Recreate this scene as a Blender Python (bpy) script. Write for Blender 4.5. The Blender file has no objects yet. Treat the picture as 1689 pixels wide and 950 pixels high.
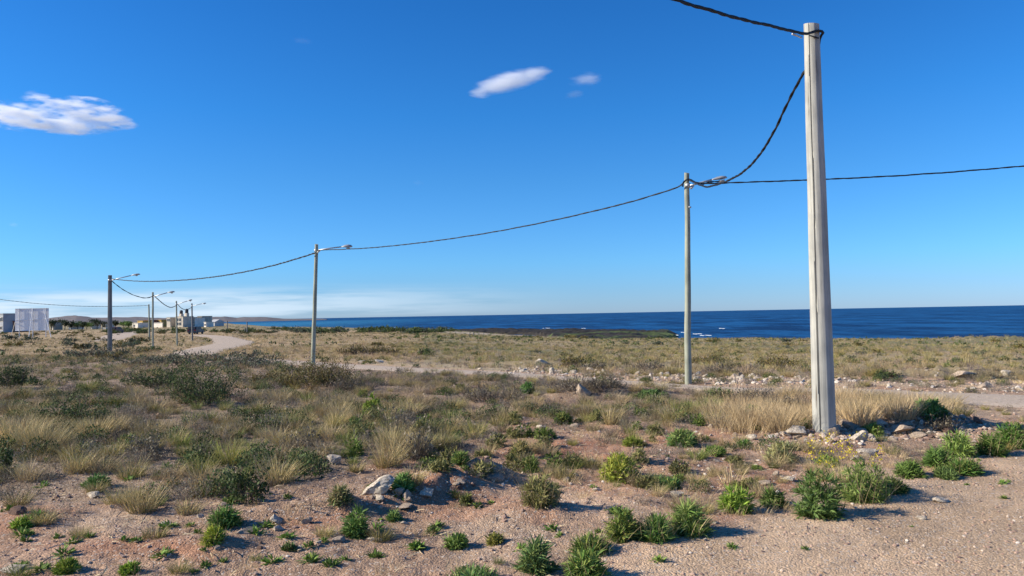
import bpy, math, random
import numpy as np
from mathutils import Vector, Matrix
R = math.radians
rng = np.random.default_rng(7); random.seed(7)
scene = bpy.context.scene
COL = scene.collection

# ---------------------------------------------------------------- camera
CAMZ = 1.8; F = 1276.0; CX, CY = 844.5, 475.0
PITCH = R(1.97); ROLL = R(-1.06)
cam = bpy.data.cameras.new('camera'); camo = bpy.data.objects.new('camera', cam); COL.objects.link(camo)
Rm = Matrix.Rotation(R(90)+PITCH, 3, 'X') @ Matrix.Rotation(ROLL, 3, 'Z')
camo.matrix_world = Matrix.Translation((0, 0, CAMZ)) @ Rm.to_4x4()
cam.sensor_width = 36; cam.lens = F/1689*36; cam.clip_start = .1; cam.clip_end = 2e5
scene.camera = camo
RN = np.array(Rm)

# ---------------------------------------------------------------- world
SUN_EL = R(27); SUN_AZ = R(-94)          # azimuth from +Y, clockwise: the sun stands at the left
sun_dir = Vector((math.sin(SUN_AZ)*math.cos(SUN_EL), math.cos(SUN_AZ)*math.cos(SUN_EL), math.sin(SUN_EL)))
w = bpy.data.worlds.new('World'); scene.world = w; w.use_nodes = True
nt = w.node_tree; N = nt.nodes; L = nt.links
for n in list(N): N.remove(n)
out = N.new('ShaderNodeOutputWorld'); bg = N.new('ShaderNodeBackground'); bg.inputs[1].default_value = .0765
sky = N.new('ShaderNodeTexSky'); sky.sky_type = 'NISHITA'; sky.sun_disc = False
sky.sun_elevation = SUN_EL; sky.sun_rotation = SUN_AZ
sky.altitude = 0; sky.air_density = 1.0; sky.dust_density = .15; sky.ozone_density = 3.0
def nmath(N, L, op, a, b=None, c=None, clamp=False):
    m = N.new('ShaderNodeMath'); m.operation = op; m.use_clamp = clamp
    for i, v in enumerate((a, b, c)):
        if v is None: continue
        if isinstance(v, (int, float)): m.inputs[i].default_value = v
        else: L.new(v, m.inputs[i])
    return m.outputs[0]
tint = N.new('ShaderNodeMix'); tint.data_type = 'RGBA'; tint.blend_type = 'MULTIPLY'; tint.inputs[0].default_value = 1
tcs = N.new('ShaderNodeTexCoord'); sxs = N.new('ShaderNodeSeparateXYZ'); L.new(tcs.outputs['Generated'], sxs.inputs[0])
cr = N.new('ShaderNodeValToRGB'); els = cr.color_ramp.elements      # colour balance of the sky from horizon to zenith
for i, (p, c) in enumerate(((0, (.52, .81, 1.55)), (.03, (.45, .81, 1.5)), (.066, (.40, .87, 1.52)), (.17, (.30, .83, 1.40)), (.25, (.21, .80, 1.42)), (.39, (.155, .72, 1.37)), (1, (.14, .66, 1.3)))):
    e = els[i] if i < 2 else els.new(p); e.position = p; e.color = tuple(v/2 for v in c)+(1,)
L.new(sxs.outputs[2], cr.inputs[0])
sc2 = N.new('ShaderNodeVectorMath'); sc2.operation = 'SCALE'; sc2.inputs['Scale'].default_value = 2; L.new(cr.outputs[0], sc2.inputs[0]); L.new(sc2.outputs[0], tint.inputs[7])
L.new(sky.outputs[0], tint.inputs[6])
# thin stratus bank low over the land at the left, by direction
tc = N.new('ShaderNodeTexCoord'); sx = N.new('ShaderNodeSeparateXYZ'); L.new(tc.outputs['Generated'], sx.inputs[0])
mp = N.new('ShaderNodeMapping'); mp.inputs['Scale'].default_value = (5, 5, 75); L.new(tc.outputs['Generated'], mp.inputs[0])
nz = N.new('ShaderNodeTexNoise'); nz.inputs['Scale'].default_value = 1.0; nz.inputs['Detail'].default_value = 7; nz.inputs['Roughness'].default_value = .55
L.new(mp.outputs[0], nz.inputs[0])
def ramp(N, L, val, a, b, c=0., d=1., interp='SMOOTHSTEP'):
    m = N.new('ShaderNodeMapRange'); m.interpolation_type = interp
    L.new(val, m.inputs[0])
    for i, v in enumerate((a, b, c, d)): m.inputs[1+i].default_value = v
    return m.outputs[0]
up = ramp(N, L, sx.outputs[2], .0, .008); dn = ramp(N, L, sx.outputs[2], .022, .046, 1, 0)
lf = ramp(N, L, sx.outputs[0], -.46, .12, 1, 0)
dens = ramp(N, L, nz.outputs[0], .30, .56)
f_ = nmath(N, L, 'MULTIPLY', nmath(N, L, 'MULTIPLY', up, dn), nmath(N, L, 'MULTIPLY', lf, dens))
f_ = nmath(N, L, 'MULTIPLY', f_, .95)
cmx = N.new('ShaderNodeMix'); cmx.data_type = 'RGBA'; cmx.inputs[7].default_value = (6.3, 7.6, 8.9, 1)
L.new(f_, cmx.inputs[0]); L.new(tint.outputs[2], cmx.inputs[6]); L.new(cmx.outputs[2], bg.inputs[0]); L.new(bg.outputs[0], out.inputs[0])

sl = bpy.data.lights.new('sun', 'SUN'); sl.energy = 5.0; sl.angle = R(.5); sl.color = (1, .91, .76)
so = bpy.data.objects.new('sun', sl); COL.objects.link(so)
so.rotation_euler = sun_dir.to_track_quat('Z', 'Y').to_euler(); so.location = (-30, 0, 30)
vs = scene.view_settings; vs.view_transform = 'Standard'; vs.look = 'None'; vs.exposure = .62; vs.gamma = 1
scene.render.film_transparent = False
try:
    scene.cycles.volume_step_rate = 1; scene.cycles.volume_bounces = 10; scene.cycles.max_bounces = 12; scene.cycles.diffuse_bounces = 3
    scene.cycles.transparent_max_bounces = 8; scene.cycles.volume_max_steps = 256
except Exception: pass

# ---------------------------------------------------------------- helpers
def tag(o, label=None, cat=None, group=None, kind=None):
    if label: o['label'] = label
    if cat: o['category'] = cat
    if group: o['group'] = group
    if kind: o['kind'] = kind
    return o
def empty(name, loc, rz=0):
    o = bpy.data.objects.new(name, None); COL.objects.link(o); o.location = loc; o.rotation_euler = (0, 0, rz)
    o.empty_display_size = .2
    return o
def mesh_np(name, V, Fs, mat, col=None, smooth=False):
    """Fs: (n,3) or (n,4) int array or a list of such arrays"""
    if not isinstance(Fs, (list, tuple)): Fs = [Fs]
    Fs = [np.asarray(f, dtype=np.int32) for f in Fs if len(f)]
    me = bpy.data.meshes.new(name)
    V = np.asarray(V, dtype=np.float32)
    me.vertices.add(len(V)); me.vertices.foreach_set('co', V.ravel())
    loops = np.concatenate([f.ravel() for f in Fs]); cnt = np.concatenate([np.full(len(f), f.shape[1], np.int32) for f in Fs])
    st = np.zeros(len(cnt), np.int32); st[1:] = np.cumsum(cnt)[:-1]
    me.loops.add(len(loops)); me.loops.foreach_set('vertex_index', loops)
    me.polygons.add(len(cnt)); me.polygons.foreach_set('loop_start', st); me.polygons.foreach_set('loop_total', cnt)
    me.polygons.foreach_set('use_smooth', np.full(len(cnt), smooth))
    me.update(calc_edges=True)
    if col is not None:
        a = me.color_attributes.new('Col', 'FLOAT_COLOR', 'POINT')
        c = np.ones((len(V), 4), np.float32); c[:, :3] = col
        a.data.foreach_set('color', c.ravel())
    if mat: me.materials.append(mat)
    return me
def link(name, me, parent=None, loc=None, rot=None, scale=None):
    o = bpy.data.objects.new(name, me); COL.objects.link(o)
    if parent: o.parent = parent
    if loc is not None: o.location = loc
    if rot is not None: o.rotation_euler = rot
    if scale is not None: o.scale = scale
    return o
class MB:
    def __init__(s): s.v = []; s.f = []
    def box(s, c, size, rz=0, M=None):
        x, y, z = [a/2 for a in size]; i = len(s.v); cs, sn = math.cos(rz), math.sin(rz)
        for dx, dy, dz in ((-x,-y,-z),(x,-y,-z),(x,y,-z),(-x,y,-z),(-x,-y,z),(x,-y,z),(x,y,z),(-x,y,z)):
            s.v.append((c[0]+dx*cs-dy*sn, c[1]+dx*sn+dy*cs, c[2]+dz))
        for q in ((0,3,2,1),(4,5,6,7),(0,1,5,4),(1,2,6,5),(2,3,7,6),(3,0,4,7)): s.f.append(tuple(i+k for k in q))
        return s
    def tube(s, pts, rad, n=8, caps=True):
        pts = [Vector(p) for p in pts]
        if not hasattr(rad, '__len__'): rad = [rad]*len(pts)
        t0 = (pts[1]-pts[0]).normalized(); ref = Vector((0,0,1)) if abs(t0.z) < .9 else Vector((1,0,0))
        a = t0.cross(ref).normalized(); i0 = len(s.v)
        for k, p in enumerate(pts):
            t = (pts[min(k+1, len(pts)-1)]-pts[max(k-1, 0)]).normalized()
            a = (a-t*a.dot(t)).normalized(); b = t.cross(a)
            for j in range(n):
                th = 2*math.pi*j/n; s.v.append(tuple(p+(a*math.cos(th)+b*math.sin(th))*rad[k]))
        for k in range(len(pts)-1):
            for j in range(n):
                A = i0+k*n+j; B = i0+k*n+(j+1) % n; s.f.append((A, B, B+n, A+n))
        if caps:
            s.f.append(tuple(i0+j for j in range(n))[::-1]); s.f.append(tuple(i0+(len(pts)-1)*n+j for j in range(n)))
        return s
    def build(s, name, mat, parent=None, smooth=False):
        me = bpy.data.meshes.new(name); me.from_pydata(s.v, [], s.f); me.materials.append(mat)
        if smooth: me.polygons.foreach_set('use_smooth', [True]*len(me.polygons))
        me.update(); return link(name, me, parent)

def project(x, y, z):
    P = np.stack([x, y, z-CAMZ], -1) @ RN      # to camera space
    dpt = np.maximum(-P[..., 2], 1e-6)
    return CX+F*P[..., 0]/dpt, CY-F*P[..., 1]/dpt
def ray(px, py):
    d = RN @ np.array([(px-CX)/F, -(py-CY)/F, -1.0]); return d
def on_plane(px, py, A, B):
    """where the ray through a pixel meets the vertical plane through plan points A, B"""
    d = ray(px, py); n = np.array([B[1]-A[1], -(B[0]-A[0])])
    t = (n[0]*A[0]+n[1]*A[1])/(n[0]*d[0]+n[1]*d[1]); return Vector((d[0]*t, d[1]*t, CAMZ+d[2]*t))
def at_depth(px, py, Y):
    d = ray(px, py); t = Y/d[1]; return Vector((d[0]*t, Y, CAMZ+d[2]*t))

# ---------------------------------------------------------------- noise
def _h(ix, iy, s):
    h = (ix*374761393+iy*668265263+s*1442695041) & 0xffffffff
    h = ((h ^ (h >> 13))*1274126177) & 0xffffffff
    return ((h ^ (h >> 16)) & 0xffff)/65535.0
def vnoise(x, y, s=0):
    x = np.asarray(x, float); y = np.asarray(y, float)
    ix = np.floor(x).astype(np.int64); iy = np.floor(y).astype(np.int64); fx = x-ix; fy = y-iy
    fx = fx*fx*(3-2*fx); fy = fy*fy*(3-2*fy)
    a = _h(ix, iy, s); b = _h(ix+1, iy, s); c = _h(ix, iy+1, s); d = _h(ix+1, iy+1, s)
    return (a*(1-fx)+b*fx)*(1-fy)+(c*(1-fx)+d*fx)*fy
def fbm(x, y, s=0, o=4, g=.5):
    r = 0; a = 1; t = 0
    for k in range(o): r = r+a*vnoise(x*2**k+17.3*k, y*2**k-9.1*k, s+k); t += a; a *= g
    return r/t-.5
def sstep(a, b, x):
    t = np.clip((x-a)/(b-a), 0, 1); return t*t*(3-2*t)
def inpoly(px, py, poly):
    px = np.asarray(px, float); py = np.asarray(py, float); ins = np.zeros(px.shape, bool)
    n = len(poly)
    for i in range(n):
        x1, y1 = poly[i]; x2, y2 = poly[(i+1) % n]
        c = (y1 > py) != (y2 > py)
        xi = (x2-x1)*(py-y1)/((y2-y1) if y2 != y1 else 1e-9)+x1
        ins ^= c & (px < xi)
    return ins

# ---------------------------------------------------------------- terrain
def az_of(px): return math.atan((px-CX)/F)
_cp = [(-900, 9000), (300, 9000), (345, 1500), (368, 800), (390, 520), (430, 430), (600, 340), (730, 300), (844, 232), (1000, 172), (1150, 156), (1500, 139), (1689, 134), (2600, 120), (5000, 115)]
C_AZ = np.array([-math.pi]+[az_of(p) for p, _ in _cp]+[2.2, math.pi]); C_D = np.array([9000]+[d for _, d in _cp]+[400, 9000.])
_sp = [(-300, .0105), (400, .0105), (600, .0098), (730, .0125), (844, .0198), (1000, .0262), (1150, .0272), (1500, .0262), (1689, .0262), (3000, .026)]
S_AZ = np.array([az_of(p) for p, _ in _sp]); S_S = np.array([s for _, s in _sp])
SEA = -4.9
_m = [  # dirt mounds: pixel x, y, radius x, radius y (m), height
]
MOUNDS = []
def base_h(x, y):
    r = np.hypot(x, y); az = np.arctan2(x, y)
    D = np.interp(az, C_AZ, C_D); s = np.interp(az, S_AZ, S_S)
    D = D*(1+.10*fbm(az*26, 0*az, 91, 3))
    lim = np.interp(az, [az_of(385), az_of(470), az_of(640), az_of(700)], [-1.05, -2.2, -2.7, -4.3])
    z = -s*np.maximum(r-20, 0)
    z = np.maximum(z, lim)
    wdt = np.where(az < az_of(460), 60, 16)
    t = sstep(0, 1, (r-D)/wdt)
    z = z*(1-t)+(-8.5)*t
    return z, r, az, t
ROADS = []      # (polyline Nx2, half width)
def road_dist(x, y):
    dm = np.full(np.shape(x), 1e9)
    for pts, hw in ROADS:
        for i in range(len(pts)-1):
            ax, ay = pts[i]; bx, by = pts[i+1]; dx, dy = bx-ax, by-ay
            t = np.clip(((x-ax)*dx+(y-ay)*dy)/(dx*dx+dy*dy), 0, 1)
            w_ = hw[i]*(1-t)+hw[i+1]*t
            dm = np.minimum(dm, np.hypot(x-ax-t*dx, y-ay-t*dy)-w_)
    return dm
def g(x, y):
    x = np.asarray(x, float); y = np.asarray(y, float)
    z, r, az, t = base_h(x, y)
    rd = sstep(.0, 1.5, road_dist(x, y)) if ROADS else 1.0
    z = z+rd*(1-t)*(.16*fbm(x/2.6, y/2.6, 3, 3)*sstep(3, 9, r)+.9*fbm(x/38, y/38, 8, 3)*sstep(30, 90, r)*(1-.5*sstep(120, 160, r)))
    smooth_zone = SMOOTH(x, y)
    k = (1-.75*smooth_zone)*rd
    near = 1-sstep(18, 30, r)
    z = z+near*k*(.075*fbm(x/.55, y/.55, 21, 3)+.028*fbm(x/.13, y/.13, 25, 2)+.018*fbm(x/.05, y/.05, 29, 2)*(1-sstep(10, 16, r)))
    if RUT is not None:
        (ax, ay), (bx, by) = RUT; L_ = math.hypot(bx-ax, by-ay); dd = ((x-ax)*(by-ay)-(y-ay)*(bx-ax))/L_+.12*fbm(x/1.5, y/1.5, 15, 2)
        for o_ in (0, .28, 1.45, 1.75, -1.1): z = z-.009*np.exp(-((dd-o_)/.08)**2)*smooth_zone*(.5+vnoise(x/.3, y/.3, 71))
    for mx, my, rx, ry, rot, hh in MOUNDS:
        c, s = math.cos(rot), math.sin(rot); dx, dy = x-mx, y-my
        q = ((dx*c+dy*s)/rx)**2+((-dx*s+dy*c)/ry)**2
        z = z+hh*np.exp(-q)*(1+.9*fbm(x/.22, y/.22, 31, 3))
    return z
# the graded gravel ground at the lower right (plan polygon, from flat-ground pixels)
def flat(px, py):
    d = ray(px, py); t = -CAMZ/d[2]; return (d[0]*t, d[1]*t)
RUT = None
RUT = (flat(1250, 950), flat(1689, 800))
SMPOLY = [flat(*p) for p in ((850, 1100), (1020, 935), (1100, 890), (1250, 858), (1480, 808), (1560, 780), (1700, 735), (2100, 690), (2600, 900), (1500, 1500))]
def SMOOTH(x, y):
    # distance-softened inside test
    ins = inpoly(x, y, SMPOLY).astype(float)
    a = inpoly(x+.12, y, SMPOLY).astype(float)+inpoly(x-.12, y, SMPOLY)+inpoly(x, y+.15, SMPOLY)+inpoly(x, y-.15, SMPOLY)
    return (ins+a)/5
_TS = np.concatenate([np.geomspace(3, 60, 260), np.geomspace(60, 6000, 240)[1:]])
def ground(px, py):
    d = ray(px, py); T = _TS
    for _ in range(3):
        zz = CAMZ+d[2]*T-g(d[0]*T, d[1]*T); k = int(np.argmax(zz < 0)) if (zz < 0).any() else len(T)-1
        k = max(k, 1); lo, hi = T[k-1], T[k]; T = np.linspace(lo, hi, 12)
    return float(d[0]*hi), float(d[1]*hi)
def gp(px, py):
    x, y = ground(px, py); return Vector((x, y, float(g(x, y))))
def road(pixpts):
    pts = np.array([ground(a, b) for a, b, _ in pixpts]); hw = [h for _, _, h in pixpts]
    # densify by Catmull-Rom
    P = []; H = []
    n = len(pts)
    for i in range(n-1):
        p0, p1, p2, p3 = pts[max(i-1, 0)], pts[i], pts[i+1], pts[min(i+2, n-1)]
        for k in range(8):
            t = k/8; P.append(.5*(2*p1+(p2-p0)*t+(2*p0-5*p1+4*p2-p3)*t*t+(3*p1-p0-3*p2+p3)*t**3)); H.append(hw[i]*(1-t)+hw[i+1]*t)
    P.append(pts[-1]); H.append(hw[-1]); return P, H
_r = [road([(236, 546, 3.0), (208, 550, 3.2), (188, 556, 3.0), (168, 562, 2.0)]),
      road([(318, 552.5, 2.4), (365, 556, 2.2), (385, 562.5, 2.3), (356, 572, 2.1), (305, 586, 1.6)]),
      road([(380, 590, 1.0), (480, 597, .8), (580, 604.5, .85), (700, 612, .85), (830, 619.5, .75), (1000, 631, .4), (1200, 640, .4), (1400, 645, .7), (1600, 655, 1.1), (1800, 667, 1.4), (2100, 684, 1.6)])]
ROADS = _r
for a, b, rx, ry, rot, hh in ((470, 852, .55, .22, .5, .10), (600, 838, .6, .25, .5, .13), (700, 812, .5, .28, .5, .17), (790, 790, .45, .22, .2, .20), (745, 792, .3, .3, .2, .10),
      (880, 845, .5, .3, 0, .07), (1010, 765, .7, .35, 0, .10), (340, 905, .5, .25, 0, .08), (1440, 708, 1.0, .5, 0, .16), (1330, 716, .6, .4, 0, .10), (1540, 698, 1.0, .4, 0, .18),
      (1400, 735, .8, .4, 0, .07), (1010, 655, 1.2, .5, 0, .22), (1600, 622, 2.2, .8, 0, .22), (1480, 618, 1.8, .6, 0, .14), (340, 650, 1.4, .7, 0, .15), (1290, 575, 6, 2.5, 0, .3),
      (1635, 562, 9, 4, 0, .55), (1560, 565, 6, 4, 0, .3), (880, 603, 2, .6, 0, .2)):
    x, y = ground(a, b); MOUNDS.append((x, y, rx, ry, rot, hh))

az_f = np.arange(-38, 38.01, .15); az_all = np.concatenate([np.arange(-180, -38, 4), az_f, np.arange(42, 180.1, 4)])*math.pi/180
rr = np.concatenate([np.geomspace(.05, 3.6, 10)[:-1], np.geomspace(3.6, 40, 400), np.geomspace(40, 700, 120)[1:], np.geomspace(700, 9000, 22)[1:]])
A, RR = np.meshgrid(az_all, rr); X = RR*np.sin(A); Y = RR*np.cos(A); Z = g(X, Y)
nr, nc = A.shape; idx = np.arange(nr*nc).reshape(nr, nc)
quads = np.stack([idx[:-1, :-1], idx[:-1, 1:], idx[1:, 1:], idx[1:, :-1]], -1).reshape(-1, 4)[:, ::-1]
X, Y, Z = X.ravel(), Y.ravel(), Z.ravel()
PX, PY = project(X, Y, Z); PY = np.where(Y > .5, PY, 2000); PX = np.where(Y > .5, PX, 1500)
# zones in the picture of the ground (real soil differences)
DENSE = [(-600, 585), (420, 590), (600, 606), (830, 622), (1000, 634), (1190, 650), (1200, 700), (1000, 692), (850, 690), (800, 742), (600, 768), (480, 805), (250, 835), (-600, 800)]
GOLD = [(1165, 662), (1290, 652), (1580, 664), (1600, 682), (1480, 693), (1380, 700), (1290, 716), (1190, 712)]
MID = [(850, 690), (1200, 690), (1300, 720), (1500, 745), (1420, 790), (1150, 850), (900, 800), (700, 800), (600, 768), (800, 742)]
HORZ = lambda px: 519-(px-844)*.0185
def upper(px):  # picture line of the track: above it is the far field
    return np.interp(px, [-600, 160, 420, 600, 830, 1000, 1200, 1500, 1689, 2400], [590, 590, 590, 600, 612, 618, 624, 622, 628, 640])
rrr = np.hypot(X, Y)
n1 = fbm(X/1.7, Y/1.7, 41, 4)+.5; n2 = fbm(X/.5, Y/.5, 45, 3)+.5; n3 = fbm(X/12, Y/12, 48, 4)+.5
soil = np.array([.41, .270, .178]); pale = np.array([.53, .39, .27]); rust = np.array([.36, .135, .070]); litter = np.array([.20, .155, .105]); straw = np.array([.37, .28, .155]); olive = np.array([.19, .175, .085]); sand = np.array([.52, .43, .33])
def lerp(a, b, t): t = np.clip(t, 0, 1)[:, None]; return a*(1-t)+b*t
C = np.tile(soil, (len(X), 1))
C = lerp(C, pale, .55*sstep(.45, .7, n1)); C = lerp(C, np.array([.545, .385, .245]), .85*SMOOTH(X, Y)); C *= (.86+.28*sstep(.35, .65, fbm(X/.8, Y/2.2, 83, 4)+.5))[:, None]; C = lerp(C, rust, .35*sstep(.60, .75, fbm(X/.9, Y/.9, 52, 3)+.5)*(1-SMOOTH(X, Y)))
for cx_, cy_, rx_, ry_ in ((850, 668, 110, 14), (150, 900, 130, 18), (930, 745, 120, 22), (300, 905, 60, 16), (1100, 720, 90, 12)):
    C = lerp(C, rust, .5*np.exp(-((PX-cx_)/rx_)**2-((PY-cy_)/ry_)**2)*(.5+n2))
C = lerp(C, rust, inpoly(PX, PY, MID)*.18*sstep(.3, .6, n2)); inD = inpoly(PX, PY, DENSE) | inpoly(PX, PY, GOLD)
C = lerp(C, litter, inD*(.35+.5*n2))
far = PY < upper(PX)
C = np.where(far[:, None], lerp(lerp(np.tile(straw, (len(X), 1)), olive, .75*sstep(.42, .6, n3)+.2), soil, .5*sstep(.6, .75, n1)), C)
golden = far & (PX < 700) & (PY > 545)
C = np.where(golden[:, None], lerp(C, np.array([.46, .31, .17]), .6*np.ones(len(X))), C)
bd, _, _, tt = base_h(X, Y)
C = lerp(C, sand, (tt > .02)*1.0*(np.hypot(X, Y) > 200)*(PX < 460))
C = lerp(C, np.array([.10, .085, .06]), (tt > .25)*1.0*(PX > 460))
C = lerp(C, np.array([.54, .42, .28]), .6*np.exp(-((PY-np.interp(PX, [560, 700, 830, 1000, 1300, 1689], [600, 604, 608, 617, 628, 640]))/5.5)**2)*sstep(560, 640, PX)*(.4+.9*n2))
C = lerp(C, sand, .8*np.exp(-((PX-800)/70)**2-((PY-549)/2.5)**2))
C *= (.88+.24*(fbm(X/.21, Y/.21, 60, 3)+.5))[:, None]

# ---------------------------------------------------------------- materials
def newmat(name):
    m = bpy.data.materials.new(name); m.use_nodes = True; n = m.node_tree.nodes; l = m.node_tree.links
    return m, n, l, n['Principled BSDF']
def simple(name, col, rough=.7, metal=0, noise=0, nscale=8, bump=0, bscale=30, stretch=None, spec=.3, col2=None):
    m, n, l, b = newmat(name); b.inputs['Roughness'].default_value = rough; b.inputs['Metallic'].default_value = metal
    b.inputs['Specular IOR Level'].default_value = spec
    b.inputs['Base Color'].default_value = (*col, 1)
    tc = n.new('ShaderNodeTexCoord'); mp = n.new('ShaderNodeMapping'); l.new(tc.outputs['Object'], mp.inputs[0])
    if stretch: mp.inputs['Scale'].default_value = stretch
    if noise:
        t = n.new('ShaderNodeTexNoise'); t.inputs['Scale'].default_value = nscale; t.inputs['Detail'].default_value = 6; l.new(mp.outputs[0], t.inputs[0])
        r = n.new('ShaderNodeMix'); r.data_type = 'RGBA'; c2 = col2 or tuple(c*(1-noise) for c in col)
        r.inputs[6].default_value = (*col, 1); r.inputs[7].default_value = (*c2, 1)
        l.new(ramp(n, l, t.outputs[0], .38, .62), r.inputs[0]); l.new(r.outputs[2], b.inputs['Base Color'])
    if bump:
        t = n.new('ShaderNodeTexNoise'); t.inputs['Scale'].default_value = bscale; t.inputs['Detail'].default_value = 5; l.new(mp.outputs[0], t.inputs[0])
        bp = n.new('ShaderNodeBump'); bp.inputs['Strength'].default_value = bump; bp.inputs['Distance'].default_value = .02
        l.new(t.outputs[0], bp.inputs['Height']); l.new(bp.outputs[0], b.inputs['Normal'])
    return m
def ground_mat(name, fine=1.0, usecol=True, base=(.46, .33, .24)):
    m, n, l, b = newmat(name); b.inputs['Roughness'].default_value = .95; b.inputs['Specular IOR Level'].default_value = .1
    tc = n.new('ShaderNodeTexCoord')
    if usecol:
        a = n.new('ShaderNodeAttribute'); a.attribute_name = 'Col'; csock = a.outputs['Color']
    else:
        a = n.new('ShaderNodeRGB'); a.outputs[0].default_value = (*base, 1); csock = a.outputs[0]
    v = n.new('ShaderNodeTexVoronoi'); v.inputs['Scale'].default_value = 58; l.new(tc.outputs['Object'], v.inputs[0])
    v2 = n.new('ShaderNodeTexVoronoi'); v2.inputs['Scale'].default_value = 170; l.new(tc.outputs['Object'], v2.inputs[0])
    t = n.new('ShaderNodeTexNoise'); t.inputs['Scale'].default_value = 6; t.inputs['Detail'].default_value = 8; t.inputs['Roughness'].default_value = .7; l.new(tc.outputs['Object'], t.inputs[0])
    hs = n.new('ShaderNodeSeparateColor'); l.new(v.outputs['Color'], hs.inputs[0])
    hs2 = n.new('ShaderNodeSeparateColor'); l.new(v2.outputs['Color'], hs2.inputs[0])
    k = nmath(n, l, 'ADD', nmath(n, l, 'MULTIPLY', hs.outputs[0], .38), nmath(n, l, 'MULTIPLY', hs2.outputs[1], .38))
    k = nmath(n, l, 'ADD', k, nmath(n, l, 'MULTIPLY', t.outputs[0], .5)); k = nmath(n, l, 'ADD', k, .36)
    mu = n.new('ShaderNodeVectorMath'); mu.operation = 'SCALE'; l.new(csock, mu.inputs[0]); l.new(k, mu.inputs['Scale'])
    # pale chips of stone
    pm = n.new('ShaderNodeMix'); pm.data_type = 'RGBA'; pm.inputs[7].default_value = (.56, .49, .41, 1)
    l.new(nmath(n, l, 'MULTIPLY', nmath(n, l, 'GREATER_THAN', hs.outputs[1], .93), .7), pm.inputs[0]); l.new(mu.outputs[0], pm.inputs[6]); l.new(pm.outputs[2], b.inputs['Base Color'])
    h = nmath(n, l, 'ADD', nmath(n, l, 'MULTIPLY', v.outputs['Distance'], -1.0), nmath(n, l, 'MULTIPLY', v2.outputs['Distance'], -.5))
    h = nmath(n, l, 'ADD', h, nmath(n, l, 'MULTIPLY', t.outputs[0], .9))
    bp = n.new('ShaderNodeBump'); bp.inputs['Strength'].default_value = .8*fine; bp.inputs['Distance'].default_value = .013
    l.new(h, bp.inputs['Height']); l.new(bp.outputs[0], b.inputs['Normal'])
    return m
M_ground = ground_mat('soil')
tag(link('ground', mesh_np('ground', np.stack([X, Y, Z], -1), quads, M_ground, C, smooth=True)), 'reddish sandy scrubland ground sloping gently to the sea', kind='structure')

M_track = ground_mat('track_dirt', .5, False, (.47, .375, .285))
for i, (P, H) in enumerate(ROADS):
    V = []; ncr = 9
    for k, p in enumerate(P):
        q = P[min(k+1, len(P)-1)]-P[max(k-1, 0)]; nrm = np.array([-q[1], q[0]])/np.hypot(*q)
        for j in range(ncr):
            s = (j/(ncr-1)*2-1); hh = H[k]*(1+.25*float(fbm(k*.9, s*3+i*9, 77, 2))) if abs(s) == 1 else H[k]
            xy = p+nrm*s*hh; V.append((xy[0], xy[1]))
    V = np.array(V); e = np.tile(np.concatenate([[0], np.ones(ncr-2), [0]]), len(P))
    z = g(V[:, 0], V[:, 1])+np.where(e > 0, .025, -.01); idx = np.arange(len(V)).reshape(-1, ncr)
    q = np.stack([idx[:-1, :-1], idx[1:, :-1], idx[1:, 1:], idx[:-1, 1:]], -1).reshape(-1, 4)
    nm, lb = (('dirt_road', 'pale dirt road leading into the far settlement'), ('dirt_road', 'pale curved dirt road beyond the lamp posts'), ('dirt_track', 'pale narrow dirt track crossing the scrub behind the poles'))[i]
    tag(link(nm, mesh_np(nm, np.column_stack([V, z]), q[:, ::-1], M_track, smooth=True)), lb, kind='structure')

# sea
m, n, l, b = newmat('sea_water'); b.inputs['Roughness'].default_value = .45; b.inputs['Specular IOR Level'].default_value = .12
geo = n.new('ShaderNodeNewGeometry'); mp = n.new('ShaderNodeMapping'); mp.inputs['Scale'].default_value = (.035, .016, 1); l.new(geo.outputs['Position'], mp.inputs[0])
t = n.new('ShaderNodeTexNoise'); t.inputs['Scale'].default_value = 1; t.inputs['Detail'].default_value = 10; t.inputs['Roughness'].default_value = .8; l.new(mp.outputs[0], t.inputs[0])
mp2 = n.new('ShaderNodeMapping'); mp2.inputs['Scale'].default_value = (.0006, .006, 1); l.new(geo.outputs['Position'], mp2.inputs[0])
t2 = n.new('ShaderNodeTexNoise'); t2.inputs['Scale'].default_value = 1; t2.inputs['Detail'].default_value = 4; l.new(mp2.outputs[0], t2.inputs[0])
mx = n.new('ShaderNodeMix'); mx.data_type = 'RGBA'; mx.inputs[6].default_value = (.0012, .014, .060, 1); mx.inputs[7].default_value = (.010, .084, .220, 1)
l.new(ramp(n, l, nmath(n, l, 'ADD', nmath(n, l, 'MULTIPLY', t.outputs[0], .85), nmath(n, l, 'MULTIPLY', t2.outputs[0], .15)), .44, .57), mx.inputs[0])
# shallow, paler water towards the left bay
sx2 = n.new('ShaderNodeSeparateXYZ'); l.new(geo.outputs['Position'], sx2.inputs[0])
mx2 = n.new('ShaderNodeMix'); mx2.data_type = 'RGBA'; mx2.inputs[7].default_value = (.04, .20, .33, 1)
l.new(nmath(n, l, 'MULTIPLY', ramp(n, l, sx2.outputs[0], -40, -330), ramp(n, l, sx2.outputs[1], 2600, 450)), mx2.inputs[0])
l.new(mx.outputs[2], mx2.inputs[6]); l.new(mx2.outputs[2], b.inputs['Base Color'])
bp = n.new('ShaderNodeBump'); bp.inputs['Strength'].default_value = .8; bp.inputs['Distance'].default_value = 1.2; l.new(t.outputs[0], bp.inputs['Height']); l.new(bp.outputs[0], b.inputs['Normal'])
M_sea = m
ra = np.geomspace(30, 120000, 30); aa = np.linspace(-math.pi, math.pi, 97)
A, RR = np.meshgrid(aa, ra); idx = np.arange(A.size).reshape(A.shape)
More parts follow.
